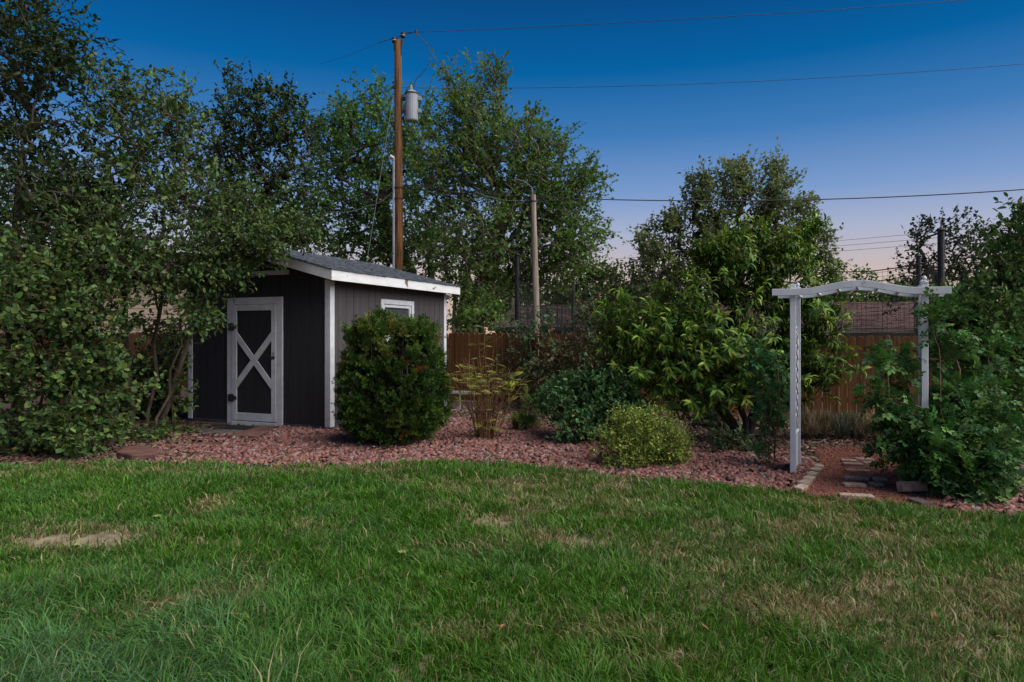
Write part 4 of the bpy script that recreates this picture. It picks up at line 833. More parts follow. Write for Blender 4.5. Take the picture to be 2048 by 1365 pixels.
far_tree('thin dark tree behind the tall black post', 21, 1900, [(1885, 560), (1930, 560)], [(1850, 480, 45, 34, .9, 13), (1900, 470, 42, 34, .9, 13), (1840, 530, 40, 30, .8, 11), (1890, 540, 60, 50, 1.1, 24), (1960, 500, 50, 45, 1.1, 21), (1940, 560, 70, 50, 1.2, 28), (2010, 540, 50, 60, 1.1, 24), (1830, 580, 40, 30, .8, 11)],
         [(2, (.035, .055, .03)), (1, (.05, .07, .035))], leafL=.085, Lsub=.45, nsub=3, rb=.12)
far_tree('dark tree standing beside the tan neighbour house', 24, 60, [(80, 450)], [(110, 430, 90, 90, 1.5, 80), (60, 560, 80, 60, 1.4, 60), (-40, 450, 90, 120, 1.5, 60)], GREEN, leafL=.13)

# --- drooping fruit tree (whorls of long curved leaves)
def peach():
    lobes = [lobe(1500, 510, 115, 70, 10.4, .8, 80), lobe(1610, 480, 42, 42, 10.3, .4, 18), lobe(1440, 500, 60, 55, 10.3, .5, 26), lobe(1570, 560, 95, 80, 10.2, .7, 65), lobe(1420, 590, 110, 80, 10.2, .8, 80), lobe(1310, 650, 95, 60, 10.0, .6, 62), lobe(1235, 640, 48, 55, 10.0, .4, 24), lobe(1620, 650, 75, 70, 10.0, .6, 55),
             lobe(1480, 690, 150, 85, 9.9, .9, 120), lobe(1640, 720, 62, 55, 9.9, .5, 34), lobe(1300, 730, 90, 50, 10.0, .6, 48), lobe(1560, 770, 100, 55, 9.9, .7, 55), lobe(1400, 780, 110, 40, 9.9, .6, 42), lobe(1215, 690, 35, 30, 10, .3, 10), lobe(1640, 440, 10, 14, 10.3, .1, 3), lobe(1340, 690, 120, 60, 9.8, .5, 50)]
    b0 = np.array([(1488 - 1024) / F * 10.35, 10.35, 0]); root = empty('peach_tree', b0, 0, 'dense fruit tree with long drooping leaves before the fence', 'tree')
    T = sample_lobes([(a_, b_, int(n_ * 1.6)) for a_, b_, n_ in lobes], 3.2, .10)
    (bv, bf), D = grow([stem(1488, None, 10.35, (1470, 660, 10.2), .04), stem(1495, None, 10.35, (1570, 640, 10.2), .04), stem(1482, None, 10.3, (1370, 690, 10.1), .04)], T, .006, .075)
    N = len(T); nl = 21; d0 = unit(unit(D) * .4 + unit(T - np.mean([l[0] for l in lobes], axis=0)) * .7 + np.array([0, 0, .45]) + rng.normal(0, .25, (N, 3)))
    Ls = .16 + .16 * rng.random(N); f = (np.arange(nl)[None] + rng.random((N, nl))) / nl
    pos = T[:, None] + ((f - .7) * Ls[:, None])[..., None] * d0[:, None]
    ang = np.arange(nl)[None] * 2.4 + rng.random((N, 1)) * 6 + rng.normal(0, .3, (N, nl))
    ref = np.tile([0.3, 0.2, .9], (N, 1)); u = unit(np.cross(d0, ref)); w = np.cross(d0, u)
    rad = np.cos(ang)[..., None] * u[:, None] + np.sin(ang)[..., None] * w[:, None]
    open_ = (1.0 - .55 * f)[..., None]
    ld = rad * open_ + d0[:, None] * (.25 + .55 * f[..., None]); ld[..., 2] -= .25
    ld = unit(ld); nrm = d0[:, None] * .8 + np.array([0, 0, .6]) - rad * .2
    pos, ld, nrm, f = pos.reshape(-1, 3), ld.reshape(-1, 3), nrm.reshape(-1, 3), f.reshape(-1); k = pos[:, 2] > .05; pos, ld, nrm, f = pos[k], ld[k], nrm[k], f[k]; n = len(pos)
    wi = np.repeat(np.arange(N), nl)[k]; wf = (.55 + .7 * rng.random(N))[wi]; ws = (.62 + .55 * rng.random(N))[wi]
    c = pick_cols(n, [(3, (.070, .145, .022)), (2, (.10, .185, .027)), (1, (.042, .092, .022)), (.15, (.22, .20, .05))], .32); y = (f > .6) & (rng.random(n) < .65); c[y] = pick_cols(int(y.sum()), [(1, (.25, .35, .05)), (1, (.18, .28, .042))], .25)
    link('trunk', np_mesh('trunk', bv - b0, bf, M['bark'], smooth=True), root)
    ld = unit(ld + rng.normal(0, .22, (n, 3)) - np.array([0, 0, .18]))
    link('crown', leaves_mesh('crown', 'lance', pos - b0, ld, nrm, .128 * ws * (.65 + .55 * rng.random(n)), c * wf[:, None], M['leaf']), root)
peach()

# --- clipped yew in front of the shed
def yew():
    c0 = np.array([-1.70, 9.78, 0]); root = empty('yew_bush', c0, 0, 'dense dark green clipped yew before the shed window', 'bush')
    K = 1000; th = rng.random(K) * 6.283; zz = rng.random(K)
    prof = np.interp(zz, [0, .06, .2, .38, .55, .8, .93, 1.0], [.50, .61, .71, .76, .745, .69, .64, .56])
    r = prof + .035 * np.sin(th * 5 + 1.0) + .03 * np.sin(th * 9 + zz * 4) - rng.random(K) ** 2 * .17
    top = rng.random(K) < .24; r = np.where(top, np.sqrt(rng.random(K)) * .60, r)
    zt = 1.57 + .05 * np.sin(th * 3 + 1) + .20 * vnoise(np.cos(th) * r * 3 + 9, np.sin(th) * r * 3 + 9, .42, 5) - .12 * (r / .66) ** 4
    z = np.where(top, zt - rng.random(K) * .05, .10 + zz * (zt - .14))
    kp = np.stack([np.cos(th) * r, np.sin(th) * r * .95, z], -1)
    o = np.stack([np.cos(th), np.sin(th), np.where(top, 2.0, .25 + .5 * zz)], -1); o[top, :2] *= .35; o = unit(o)
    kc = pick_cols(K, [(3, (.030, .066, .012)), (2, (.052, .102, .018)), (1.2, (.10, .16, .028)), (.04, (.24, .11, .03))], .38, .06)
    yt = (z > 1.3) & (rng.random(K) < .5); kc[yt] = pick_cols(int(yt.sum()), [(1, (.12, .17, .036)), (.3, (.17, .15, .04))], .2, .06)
    per = 9; N = K * per; ki = np.repeat(np.arange(K), per)
    d = unit(o[ki] * .75 + rng.normal(0, .48, (N, 3)) + np.array([0, 0, .35])); pos = kp[ki] + rng.normal(0, .018, (N, 3)) - o[ki] * .03
    nrm = rng.normal(0, .7, (N, 3)) + np.array([0, 0, .7]); top = top[ki]
    L = np.where(top & (rng.random(N) < .3), .22, .118) * (.65 + .6 * rng.random(N)); c = kc[ki] * (.75 + .5 * rng.random(N))[:, None]
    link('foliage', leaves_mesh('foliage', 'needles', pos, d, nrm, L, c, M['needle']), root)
    parts = []
    for k in range(26):
        a = rng.random() * 6.283; r0, r1 = .15 * rng.random(), .25 + .33 * rng.random()
        parts.append(tube(np.array([(r0 * math.cos(a), r0 * math.sin(a), -.02), (r1 * .7 * math.cos(a), r1 * .7 * math.sin(a), .5), (r1 * math.cos(a), r1 * math.sin(a), 1.0), (r1 * 1.05 * math.cos(a), r1 * 1.05 * math.sin(a), 1.5)]), [.02, .016, .01, .004], 5))
    v, f = cat_vf(parts); link('stems', np_mesh('stems', v, f, M['bark'], smooth=True), root)
    # inner dead twigs that close the bush to the light
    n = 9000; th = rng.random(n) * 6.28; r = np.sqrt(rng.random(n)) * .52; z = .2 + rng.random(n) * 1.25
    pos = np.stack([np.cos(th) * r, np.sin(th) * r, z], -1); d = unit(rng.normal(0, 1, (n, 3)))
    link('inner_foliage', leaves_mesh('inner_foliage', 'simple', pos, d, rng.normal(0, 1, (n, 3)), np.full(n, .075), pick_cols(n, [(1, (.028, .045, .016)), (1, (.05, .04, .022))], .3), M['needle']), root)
yew()

# --- stems with fern leaves
def cane_bush():
    b0 = G(972, 886); root = empty('cane_bush', b0, 0, 'bush of bare reddish canes with yellow green fern leaves', 'bush'); parts = []; pos, dd, LL = [], [], []
    for k in range(64):
        a = rng.random() * 6.283; sp = rng.random() ** .8; h = .95 + .45 * rng.random(); base = np.array([math.cos(a), math.sin(a) * .8, 0]) * (.03 + .13 * rng.random())
        top = base + np.array([math.cos(a) * (.10 + .42 * sp), math.sin(a) * .35 * sp, h * (1 - .22 * sp)])
        if k < 4: top = base + np.array([-.12 + .05 * k, .05, 1.55 + .1 * k])
        ts = np.linspace(0, 1, 6)[:, None]; pl = base + (top - base) * ts + np.array([math.cos(a), math.sin(a), 0]) * (.08 * np.sin(ts * 3.14) * -1) + rng.normal(0, .012, (6, 3)) * np.array([1, 1, .2]); pl[0, 2] = -.02
        parts.append(tube(pl, np.linspace(.0075, .0025, 6) * (.7 + .6 * rng.random()), 4))
        for q in range(rng.integers(0, 3)):
            i = rng.integers(2, 5); e = pl[i] + np.array([rng.normal(0, .12), rng.normal(0, .12), .16 + .1 * rng.random()]); parts.append(tube(np.stack([pl[i], (pl[i] + e) / 2 + .01, e]), [.0035, .003, .0015], 3))
        if rng.random() < .72:
            for q in range(rng.integers(4, 9)):
                f = .72 + .25 * rng.random() if rng.random() < .8 else .2 + .5 * rng.random(); p = base + (top - base) * f; a2 = rng.random() * 6.283
                pos.append(p); dd.append((math.cos(a2), math.sin(a2), .35)); LL.append(.10 + .09 * rng.random())
    for q in range(9):
        a2 = rng.random() * 6.28; pos.append(np.array([.08 * math.cos(a2), .08 * math.sin(a2) - .05, .18 + .25 * rng.random()])); dd.append((math.cos(a2), math.sin(a2) - .3, .4)); LL.append(.15)
    v, f = cat_vf(parts); link('canes', np_mesh('canes', v, f, M['stemred'], smooth=True), root)
    n = len(pos); link('foliage', leaves_mesh('foliage', 'fern', np.array(pos), np.array(dd) + rng.normal(0, .2, (n, 3)), np.array([0, 0, 1.0]) + rng.normal(0, .25, (n, 3)), np.array(LL), pick_cols(n, [(2, (.30, .36, .06)), (1, (.21, .30, .06)), (1, (.38, .37, .10))], .2), M['leaf']), root)
cane_bush()
b = G(1290, 936)
plant('round_bush', 'low rounded yellow green bush at the edge of the gravel', 'bush', [np.array([b + [0, .1, -.02], b + [.0, .1, .2]]), np.array([b + [.05, .1, -.02], b + [.2, .12, .28]]), np.array([b + [-.05, .1, -.02], b + [-.22, .1, .26]])],
      [lobe(1290, 868, 72, 42, 8.25, .38, 170), lobe(1245, 885, 50, 38, 8.2, .3, 80), lobe(1335, 885, 42, 36, 8.2, .3, 80), lobe(1290, 910, 55, 20, 8.0, .25, 50), lobe(1255, 925, 45, 8, 7.95, .18, 22), lobe(1355, 920, 22, 18, 8.1, .15, 14), lobe(1265, 840, 45, 22, 8.3, .25, 34), lobe(1308, 830, 18, 12, 8.3, .1, 10)],
      'oval', .032, [(3, (.23, .31, .05)), (2, (.30, .37, .07)), (1, (.14, .23, .045)), (.4, (.40, .40, .13))], nsub=4, Lsub=.10, nleaf=8, rbase=.012, rtip=.0025, bark='stem', trunk_name='stems', crown_name='foliage', shell=3.2, zmin=.03)
plant('leafy_bush', 'blue green bush behind the rounded yellow green bush', 'bush', [stem(1190, None, 9.9, (1190, 800, 9.9), .03), stem(1170, None, 9.8, (1150, 820, 9.8), .03), stem(1210, None, 9.9, (1230, 800, 9.9), .03)],
      [lobe(1200, 800, 85, 50, 9.9, .5, 150), lobe(1160, 850, 50, 36, 9.7, .4, 70), lobe(1240, 830, 60, 50, 9.9, .45, 90), lobe(1130, 810, 45, 40, 10.2, .4, 46), lobe(1190, 770, 70, 24, 10, .35, 40), lobe(1100, 800, 40, 30, 10.6, .3, 24)],
      'oval', .060, BLUEG, nsub=4, Lsub=.15, nleaf=8, rbase=.014, rtip=.003, bark='stem', trunk_name='stems', crown_name='foliage', upb=.6)
plant('dark_shrub', 'tall shrub with bronze new leaves against the fence', 'shrub', [stem(1150, None, 14.0, (1150, 700, 14), .05), stem(1170, None, 14.0, (1200, 680, 14), .05), stem(1130, None, 14.0, (1100, 690, 14), .05)],
      [lobe(1175, 690, 70, 45, 14, .6, 66), lobe(1205, 640, 38, 45, 14, .45, 30), lobe(1110, 725, 55, 45, 13.9, .6, 50), lobe(1200, 730, 70, 55, 13.8, .6, 70), lobe(1160, 640, 25, 26, 14, .3, 8), lobe(1160, 770, 90, 40, 13.8, .6, 60)],
      'oval', .085, [(3, (.06, .11, .048)), (2, (.085, .13, .058)), (1.3, (.15, .075, .036))], nsub=3, Lsub=.26, nleaf=7, rbase=.03, rtip=.005, bark='stem', trunk_name='stems', crown_name='foliage', tips=[(1, (.15, .075, .035)), (1, (.08, .10, .04)), (.6, (.22, .09, .03))])
plant('dark_shrub', 'lanky pale shrub reaching over the fence by the grey pole', 'shrub', [stem(1065, None, 15.0, (1060, 690, 15), .05)],
      [lobe(1060, 672, 42, 22, 15, .4, 18), lobe(1090, 640, 22, 26, 15, .3, 6), lobe(1050, 720, 30, 50, 15, .4, 20), lobe(1070, 770, 30, 40, 14.6, .4, 16)], 'oval', .10, [(2, (.065, .12, .05)), (1, (.09, .14, .06))], nsub=3, Lsub=.26, nleaf=6, rbase=.025, rtip=.005, bark='stem', trunk_name='stems', crown_name='foliage')
plant('fern_clump', 'yellow green fern leaved plant beside the cane bush', 'plant', [stem(1062, None, 11.2, (1062, 840, 11.2), .01)], [lobe(1065, 815, 24, 30, 11.2, .2, 18), lobe(1050, 845, 30, 10, 11, .2, 14)], 'fern', .17, [(2, (.17, .21, .05)), (1, (.10, .17, .04))], nsub=2, Lsub=.1, nleaf=3, rbase=.006, rtip=.003, bark='stem', trunk_name='stems', crown_name='foliage', zmin=.03)
plant('grass_clump', 'fine bright green tuft at the back of the gravel', 'plant', [stem(1045, None, 11.0, (1045, 848, 11.0), .005)], [lobe(1045, 850, 22, 8, 11, .15, 60)], 'simple', .13, [(1, (.07, .15, .035))], nsub=3, Lsub=.06, nleaf=5, rbase=.004, rtip=.002, bark='stem', trunk_name='stems', crown_name='foliage', wscale=.12, upb=1.6, spread=.4, leafspread=.35, leafdroop=-.6, zmin=.02)
# --- roses at the arbor
plant('rose_bush', 'slender rose bush beside the lattice post of the arbor', 'bush', [stem(1540, None, 8.0, (1535, 780, 8.0), .03), stem(1552, None, 8.05, (1555, 740, 8.0), .03), stem(1530, None, 7.95, (1525, 800, 7.9), .03), stem(1548, None, 7.9, (1560, 830, 7.9), .03)],
      [lobe(1536, 770, 26, 46, 8.15, .2, 22), lobe(1552, 745, 20, 32, 8.2, .15, 12), lobe(1520, 728, 18, 22, 8.1, .12, 8), lobe(1540, 835, 24, 36, 8.1, .18, 15), lobe(1548, 800, 20, 36, 8.15, .16, 12), lobe(1515, 700, 8, 20, 8.1, .08, 4), lobe(1532, 890, 16, 12, 8.05, .12, 4)],
      'rose', .105, [(3, (.085, .20, .065)), (2, (.11, .25, .08)), (1, (.06, .15, .05))], nsub=3, Lsub=.10, nleaf=4, rbase=.012, rtip=.003, bark='stem', trunk_name='stems', crown_name='foliage')
plant('climbing_rose', 'large leafy rose climbing the arbor post beside the path', 'bush', [stem(1895, None, 6.95, (1880, 820, 6.9), .03), stem(1905, None, 6.95, (1930, 800, 7.0), .03), stem(1885, None, 6.9, (1850, 820, 6.8), .03), stem(1880, None, 7.0, (1880, 720, 7.05), .02), stem(1920, None, 6.95, (1960, 840, 6.9), .03)],
      [lobe(1902, 895, 80, 55, 6.75, .38, 80), lobe(1950, 865, 60, 80, 6.9, .42, 70), lobe(1822, 845, 45, 36, 6.95, .3, 26), lobe(1930, 800, 52, 45, 7.2, .35, 34), lobe(1805, 765, 16, 22, 7.2, .15, 5), lobe(1765, 800, 20, 14, 6.9, .15, 7), lobe(1775, 720, 12, 16, 6.9, .1, 5), lobe(1890, 705, 26, 36, 7.5, .2, 12), lobe(1882, 632, 20, 26, 7.4, .12, 7),
       lobe(1920, 945, 75, 40, 6.6, .35, 60), lobe(1815, 900, 28, 34, 6.85, .25, 16), lobe(1955, 735, 50, 50, 7.6, .35, 30), lobe(1864, 660, 8, 40, 7.0, .05, 4), lobe(1820, 720, 20, 18, 7.3, .2, 5), lobe(1925, 970, 50, 20, 6.5, .2, 22)],
      'rose', .135, [(3, (.045, .115, .030)), (2, (.062, .145, .034)), (1, (.09, .19, .04))], nsub=3, Lsub=.15, nleaf=4, rbase=.016, rtip=.0035, bark='stem', trunk_name='stems', crown_name='foliage', tips=[(1, (.12, .23, .06)), (1, (.075, .16, .06))], flat=.5)
plant('leafy_tree', 'light green tree leaning in beside the climbing rose', 'tree', [stem(2090, None, 9.0, (2040, 700, 8.8), .05), stem(2110, None, 9.0, (2080, 560, 8.9), .05)],
      [lobe(2000, 620, 75, 75, 8.8, .6, 90), lobe(1960, 690, 80, 60, 8.6, .6, 75), lobe(2040, 520, 55, 80, 8.9, .6, 55), lobe(2030, 740, 60, 80, 8.6, .6, 70), lobe(2080, 640, 90, 150, 8.9, .7, 120), lobe(1930, 640, 40, 30, 8.7, .3, 18), lobe(1990, 820, 60, 60, 8.5, .5, 44), lobe(2050, 440, 22, 36, 8.9, .3, 14), lobe(2060, 880, 60, 60, 8.5, .5, 36), lobe(1905, 610, 26, 22, 8.7, .2, 8)],
      'oval', .085, [(3, (.085, .165, .048)), (2, (.115, .205, .056)), (1, (.16, .24, .07))], nsub=4, Lsub=.22, nleaf=7, rbase=.05, rtip=.005, tips=YOUNG)
# --- small plants in the bed
plant('small_plant', 'pale leaved low plant between rose and round bush', 'plant', [stem(1465, None, 9.1, (1465, 880, 9.1), .01)], [lobe(1465, 878, 38, 16, 9.1, .25, 26), lobe(1440, 885, 18, 10, 9, .15, 8)], 'oval', .085, [(2, (.075, .13, .06)), (1, (.12, .17, .06))], nsub=2, Lsub=.10, nleaf=5, rbase=.006, rtip=.003, bark='stem', trunk_name='stems', crown_name='foliage', zmin=.03)
plant('small_plant', 'rounded grey green mound before the fence foot', 'plant', [stem(1430, None, 11.6, (1430, 845, 11.6), .01)], [lobe(1428, 842, 38, 18, 11.6, .28, 90)], 'simple', .06, [(2, (.07, .10, .062)), (1, (.095, .12, .07))], nsub=4, Lsub=.08, nleaf=7, rbase=.006, rtip=.002, bark='stem', trunk_name='stems', crown_name='foliage', wscale=.5, upb=.9, zmin=.02)
plant('small_plant', 'orange leaved shrub under the drooping fruit tree', 'plant', [stem(1430, None, 12.6, (1430, 820, 12.6), .01)], [lobe(1430, 815, 40, 22, 12.6, .25, 26), lobe(1400, 805, 40, 14, 12.4, .25, 14)], 'oval', .085, [(2, (.26, .11, .025)), (1, (.16, .10, .03))], nsub=3, Lsub=.12, nleaf=6, rbase=.008, rtip=.003, bark='stem', trunk_name='stems', crown_name='foliage')
STRAW = [(3, (.46, .36, .23)), (2, (.34, .26, .15)), (1, (.24, .21, .12))]
for k, (px, py, rx, ry, Y, lab, pal) in enumerate([(1625, 852, 32, 22, 10.4, 'straw coloured dry grass clump beside the arbor post', STRAW), (1740, 858, 28, 22, 10.2, 'straw coloured dry grass clump in front of the fence', STRAW), (1685, 855, 36, 22, 10.3, 'grey green lavender mound between two dry grass clumps', [(2, (.15, .185, .125)), (1, (.21, .22, .14)), (.6, (.34, .27, .17))]), (1350, 884, 12, 12, 8.9, 'small dry grass tuft behind the round bush', STRAW)]):
    plant('dry_grass', lab, 'plant', [stem(px, None, Y, (px, py + ry, Y), .004)], [lobe(px, py + 10, rx, ry * .7, Y, .3, 90)], 'simple', .17, pal, nsub=4, Lsub=.10, nleaf=5, rbase=.004, rtip=.002, bark='stem', trunk_name='stems', crown_name='foliage', wscale=.09, upb=2.0, spread=.4, leafspread=.3, leafdroop=-.8, zmin=.02, twigs=False)

# ------------------------------------------------------------------ utility pole
PX, PY = (799 - 1024) / F * 21.0, 21.0
pole = empty('utility_pole', (PX, PY, 0), 0, 'tall orange brown wooden utility pole carrying a transformer', 'utility pole')
zt = P(797, 82, 21)[2]
zs = np.linspace(-.2, zt, 14); MB().tube([(.0 - .05 * (z / zt), 0, z) for z in zs], list(np.linspace(.155, .105, 14)), 14).obj('shaft', M['pole'], pole, smooth=False)
def insulator(x, z, tilt):
    o = MB().lathe([(.018, -.30), (.018, 0), (.07, .0), (.085, .012), (.085, .045), (.055, .055), (.055, .08), (.085, .09), (.085, .125), (.06, .14), (.03, .15)], sides=14).obj('insulator', M['porcelain'], pole, loc=(x, 0, z), rot=(0, tilt, 0))
    MB().lathe([(.0555, .054), (.072, .056), (.072, .08), (.0555, .082)], sides=14).obj('band', M['cream'], o); return o
insulator(-.15, zt - .05, -.12); insulator(.10, zt + .10, .10)
MB().box((.035, -.05, zt - .45), (.075, -.02 + .0, zt + .0)).obj('bracket', M['wire'], pole); MB().box((-.175, -.03, zt - .3), (-.15, .03, zt - .02)).obj('bracket', M['wire'], pole)
tz0, tz1 = P(824, 244, 21)[2], P(824, 186, 21)[2]; tx = (824 - 799) / F * 21.0; tr = .195
tfm = MB().lathe([(.01, tz0), (tr * .93, tz0), (tr, tz0 + .03), (tr, tz1 - .05), (tr * .9, tz1 - .01), (tr * .5, tz1 + .04), (.02, tz1 + .05)], (tx, -.05, 0), 20).obj('transformer', M['steel'], pole, smooth=False)
MB().lathe([(tr + .001, tz1 - .075), (tr + .02, tz1 - .07), (tr + .02, tz1 - .035), (tr + .001, tz1 - .03)], (tx, -.05, 0), 20).obj('lid_ring', M['rust'], tfm)
MB().lathe([(.06, tz1 + .03), (.06, tz1 + .08), (.04, tz1 + .1), (.055, tz1 + .12), (.035, tz1 + .15), (.045, tz1 + .17), (.02, tz1 + .22)], (tx - .02, -.05, 0), 12).obj('bushing', M['steel'], tfm)
for z in (tz0 + .3, tz1 - .2): MB().box((tx + tr - .01, -.12, z - .06), (tx + tr + .10, .0, z + .06)).obj('lug', M['steel'], tfm, .01); MB().box((-.02 + .10, -.08, z - .05), (tx - tr + .03, .0, z + .05)).obj('mount', M['wire'], tfm)
cx = (788.5 - 799) / F * 21
MB().tube([(cx, -.05, 0), (cx, -.05, P(0, 324, 21)[2])], .045, 10).obj('conduit', M['galv'], pole)
MB().tube([(cx, -.05, P(0, 324, 21)[2]), (cx - .02, -.06, P(0, 318, 21)[2]), (cx - .09, -.07, P(0, 315, 21)[2]), (cx - .14, -.07, P(0, 319, 21)[2])], [.045, .07, .075, .05], 10).obj('weatherhead', M['galv'], pole)
def rel(px, py, Y=21.0): p = P(px, py, Y); return (p[0] - PX, p[1] - PY, p[2])
jp = [rel(*q) for q in [(836, 66), (841, 78), (851, 84), (853, 90), (857, 92), (856, 100), (861, 107), (858, 114), (861, 121), (857, 130), (852, 138), (842, 150), (833, 158), (827, 172)]]
MB().tube(jp, .013, 5).obj('jumper_wire', M['wire'], pole)
MB().tube([rel(*q) for q in [(808, 190), (803, 200), (799, 215), (800, 232), (806, 246), (818, 256), (828, 266)]], .016, 6).obj('ground_cable', M['wiregrey'], pole)
for d_ in (0, .05): MB().tube([rel(795 - d_ * 20, 235 + d_ * 100), rel(786, 262), rel(777 + d_ * 40, 285), rel(774 + d_ * 60, 305), rel(782, 317)], .012, 5).obj('drip_loop', M['wire'], pole)
MB().lathe([(.02, -.05), (.05, -.04), (.05, .04), (.02, .05)], sides=8).obj('spool', M['wire'], pole, loc=rel(789, 175))
for z in (P(0, 376, 21)[2], P(0, 398, 21)[2]): MB().lathe([(.14, -.02), (.15, -.018), (.15, .018), (.14, .02)], sides=12).obj('strap', M['wire'], pole, loc=(-.03, 0, z))
MB().tube([rel(832, 60, 20.9), rel(833, 72, 20.9)], [.03, .015], 6).obj('clamp', M['wire'], pole)
for k in range(9): MB().tube([(-.12 + .002 * k, -.02, 4.2 + .7 * k), (-.16, -.02, 4.2 + .7 * k)], .008, 4).obj('bolt', M['wire'], pole)

pole2 = empty('service_pole', ((1077 - 1024) / F * 19.0, 19.0, 0), 0, 'shorter weathered grey wooden pole standing behind the fence', 'pole')
z2 = P(1067, 390, 19)[2]; tl = (1066 - 1077) / F * 19.0
MB().tube([(tl * f - .0, 0, -.1 + f * (z2 + .1)) for f in np.linspace(0, 1, 9)], list(np.linspace(.11, .075, 9)), 12).obj('shaft', M['polegrey'], pole2)
def rel2(px, py): p = P(px, py, 19.0); return (p[0] - (1077 - 1024) / F * 19.0, 0, p[2])
MB().tube([rel2(1067, 396), rel2(1064, 376), rel2(1052, 364), rel2(1030, 358)], .012, 5).obj('wire_hook', M['wiregrey'], pole2)
MB().lathe([(.085, -.02), (.095, -.018), (.095, .018), (.085, .02)], sides=10).obj('strap', M['wire'], pole2, loc=(tl * .98, 0, z2 - .18))

# ------------------------------------------------------------------ wires
def wire(a, b, sag, r, label, mat='wire', n=24, name='power_line', group='overhead lines'):
    a, b = np.array(a), np.array(b); f = np.linspace(0, 1, n); pts = a + (b - a) * f[:, None]; pts[:, 2] -= sag * 4 * f * (1 - f)
    c = pts[0].copy(); return tag(MB().tube(pts - c, r, 5).obj(name, M[mat], None, loc=c, smooth=True), label, 'cable', group)
far = np.array([17.0, 18.4])
wire(P(806, 66, 21), (17.5, 18.3, 10.9), .14, .0085, 'highest thin power line leaving the pole top insulator')
wire(P(757, 86, 21.6), P(640, 128, 24), .05, .005, 'faint line running from the tie wire toward the leafy tree')
wire(P(757, 86, 21.6), P(836, 62, 20.9), .0, .012, 'thick tie wire joining the two pole top insulators')
wire(P(790, 176, 21), (17.0, 18.4, 9.1), .3, .0075, 'second thin line leaving the pole above the transformer')
wire(P(789, 176, 21), P(620, 225, 24), .05, .0085, 'thin line leaving the pole toward the lighter cottonwood')
wire(P(792, 376, 21), (18.0, 17.8, 5.75), .55, .016, 'thick black service cable crossing the sky from pole', 'wire')
wire(P(792, 375, 21), P(735, 412, 20), .14, .014, 'looped service cable hanging left of the utility pole')
wire(P(735, 412, 20), P(640, 420, 17), .12, .014, 'service cable sagging from the loop toward the leafy tree')
wire(P(790, 170, 21), np.array([P(728, 560, 20)[0], 20, P(728, 560, 20)[2]]), .0, .007, 'pale guy wire slanting down beside the utility pole', 'wiregrey')
wire(P(1066, 400, 19), P(950, 384, 20.4), .12, .010, 'pale cable running from the grey pole through the cottonwood', 'wiregrey')
for k, z in enumerate((7.05, 6.75, 6.45)):
    wire((2.2, 53.2, z), (30.5, 29.0, z), .1, .010, ['topmost', 'middle', 'lowest'][k] + ' of three far lines strung behind the elm', group='far lines')

# ------------------------------------------------------------------ batting cage: posts and nets
CP = {'a': P(1882, 0, 16)[:2], 'b': P(1837, 0, 19.6)[:2], 'c': P(1034, 0, 19.4)[:2], 'd': P(1146, 0, 26)[:2]}
CZ = {'a': 3.98, 'b': 3.79, 'c': 3.80, 'd': 3.94}
cage = empty('batting_cage', (*CP['a'], 0), 0, 'black netting hung on four tall black capped posts', 'net'); c0 = np.array([*CP['a'], 0])
for k, rr in (('a', .073), ('b', .064), ('c', .064), ('d', .066)):
    p = CP[k] - CP['a']; o = MB().tube([(p[0], p[1], -.1), (p[0], p[1], CZ[k])], rr, 12).obj('post', M['black'], cage, smooth=False)
    MB().lathe([(rr * 1.5, 0), (rr * 1.55, .02), (rr * 1.1, .05), (.03, .08), (.012, .09), (.012, .26)], (p[0], p[1], CZ[k]), 12).obj('cap', M['black'], o)
def net(a, b, za, zb, sag, z0=.4, cell=.11):
    A_, B_ = CP[a] - CP['a'], CP[b] - CP['a']; L_ = np.linalg.norm(B_ - A_); nv = int(L_ / cell); parts = []; f = np.linspace(0, 1, nv); d = B_ - A_; nrm = np.array([-d[1], d[0]]) / L_
    wav = .12 * np.sin(f * 9) + .05 * np.sin(f * 31)
    topz = za + (zb - za) * f - sag * (np.abs(np.sin(f * math.pi * 3))) ; xy = A_ + d * f[:, None] + nrm * wav[:, None]
    for i in range(nv): parts.append(tube(np.array([[*xy[i], z0], [*xy[i], topz[i]]]), .0042, 3))
    st = slice(None, None, 3)
    for h in np.arange(0, 1.0001, cell / (za - z0)): parts.append(tube(np.column_stack([xy[st], z0 + (topz[st] - z0) * h]), .0042, 3))
    v, q = cat_vf(parts); tag(link('netting', np_mesh('netting', v, q, M['blacknet']), cage), kind='stuff')
    MB().tube(np.column_stack([xy, topz]), .013, 5).obj('top_cable', M['blacknet'], cage)
net('a', 'c', 3.32, 3.2, .22); net('a', 'b', 3.32, 3.3, .12); net('c', 'd', 3.2, 3.3, .12); net('b', 'd', 3.3, 3.2, .2)

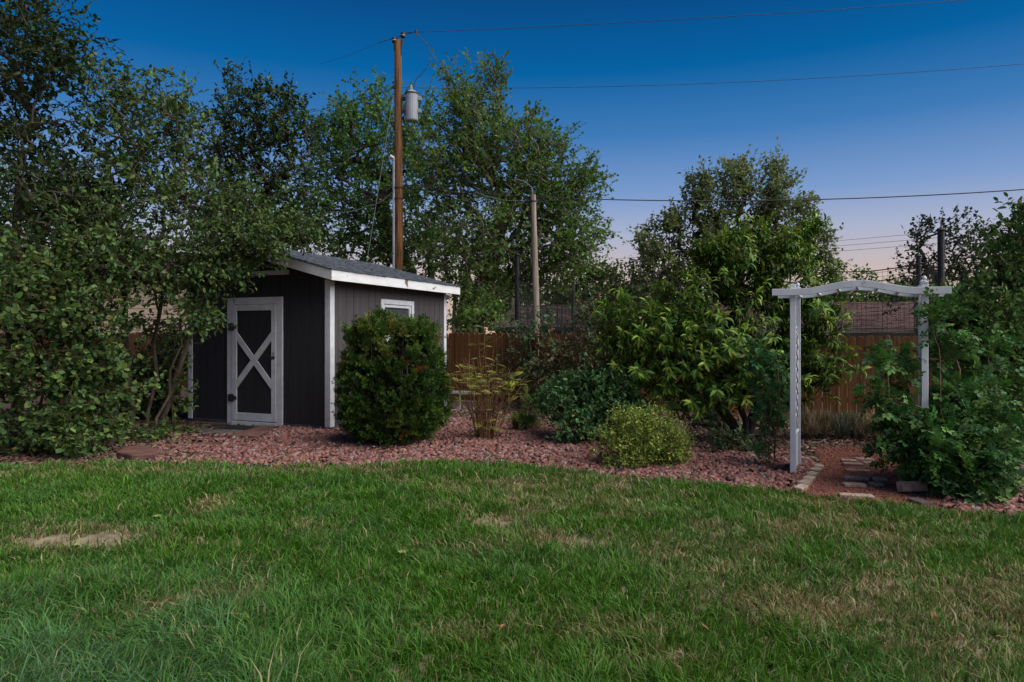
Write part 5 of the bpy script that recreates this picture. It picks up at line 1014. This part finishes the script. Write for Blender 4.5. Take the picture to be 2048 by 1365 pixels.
# ------------------------------------------------------------------ neighbouring buildings
def garage(name, label, c, rz, L_, dep, ze, zr, hip, wallmat, roofmat, fasc, course=.14, tab=.30):
    """low building with a shingled roof whose eave faces the yard; origin under the middle of that eave"""
    g = empty(name, (c[0], c[1], 0), rz, label, 'building')
    MB().box((-L_ / 2 + .3, .3, -.1), (L_ / 2 - .3, dep - .3, ze)).obj('wall', M[wallmat], g)
    run = math.hypot(dep / 2, zr - ze); nrow = int(run / course); m = MB()
    for r in range(nrow + 1):
        f0, f1 = r / nrow, min(1, (r + 1.15) / nrow); h0 = hip * f0
        if f0 >= .999: continue
        x = -L_ / 2 + h0 - R.random() * tab
        while x < L_ / 2 - h0:
            xe_ = min(x + tab * R.uniform(.9, 1.1), L_ / 2 - h0); xa = max(x, -L_ / 2 + h0); x += tab
            if xe_ - xa < .03: continue
            j = R.uniform(0, .012)
            q = [(xa, f0 * dep / 2 - j, ze + (zr - ze) * f0), (xe_ - .012, f0 * dep / 2 - j, ze + (zr - ze) * f0), (xe_ - .012, f1 * dep / 2, ze + (zr - ze) * f1), (xa, f1 * dep / 2, ze + (zr - ze) * f1)]
            t_ = .016 + R.random() * .01; m.hexa(q + [(p[0], p[1], p[2] + (t_ if k < 2 else .003)) for k, p in enumerate(q)])
    tag(m.obj('shingles', M[roofmat], g), kind='stuff')
    h = hip; rf = MB()
    rf.add([(-L_ / 2, .01, ze - .02), (L_ / 2, .01, ze - .02), (L_ / 2, dep, ze - .02), (-L_ / 2, dep, ze - .02), (-L_ / 2 + h, dep / 2, zr - .025), (L_ / 2 - h, dep / 2, zr - .025)], [(0, 1, 5, 4), (2, 3, 4, 5), (1, 2, 5), (3, 0, 4), (3, 2, 1, 0)])
    rf.obj('roof', M[roofmat], g)
    MB().box((-L_ / 2, -.03, ze - .16), (L_ / 2, .0, ze - .005)).obj('fascia', M[fasc], g)
    MB().tube([(-L_ / 2 + h, dep / 2, zr), (L_ / 2 - h, dep / 2, zr)], .05, 6).obj('ridge', M[roofmat], g)
    return g
p = P(1800, 0, 23.0); garage('garage', 'low garage with red brown shingle roof beyond the fence', (p[0], p[1]), SRZ * .3, 11.8, 6.2, 1.80, 2.78, .0, 'garage', 'shinglered', 'weatherwood')
p = P(1090, 0, 30.0); garage('garage', 'low garage with worn dark hipped roof beyond the fence', (p[0], p[1]), SRZ * .25, 5.0, 5.0, 1.92, 2.96, 1.0, 'skirt', 'shingledark', 'black')
# tan house beyond the thicket
hs = empty('neighbour_house', (-15.5, 25.0, 0), .25, 'tan lap sided neighbour house beyond the thicket', 'house')
MB().box((-5, .03, 0), (5.5, 6, 3.75)).obj('wall', M['lap'], hs)
for k in range(19):
    z = .0 + k * .197; MB().hexa([(-5.02, -.012, z), (5.52, -.012, z), (5.52, .029, z), (-5.02, .029, z), (-5.02, .012, z + .2), (5.52, .012, z + .2), (5.52, .029, z + .2), (-5.02, .029, z + .2)]).obj('lap_board', M['lap'], hs)
MB().prism([(-5.5, -.4, 3.76), (-5.5, 3, 5.0), (-5.5, 6.4, 3.76), (-5.5, 6.4, 3.66), (-5.5, -.4, 3.66)], (11.4, 0, 0)).obj('roof', M['shingledark'], hs)
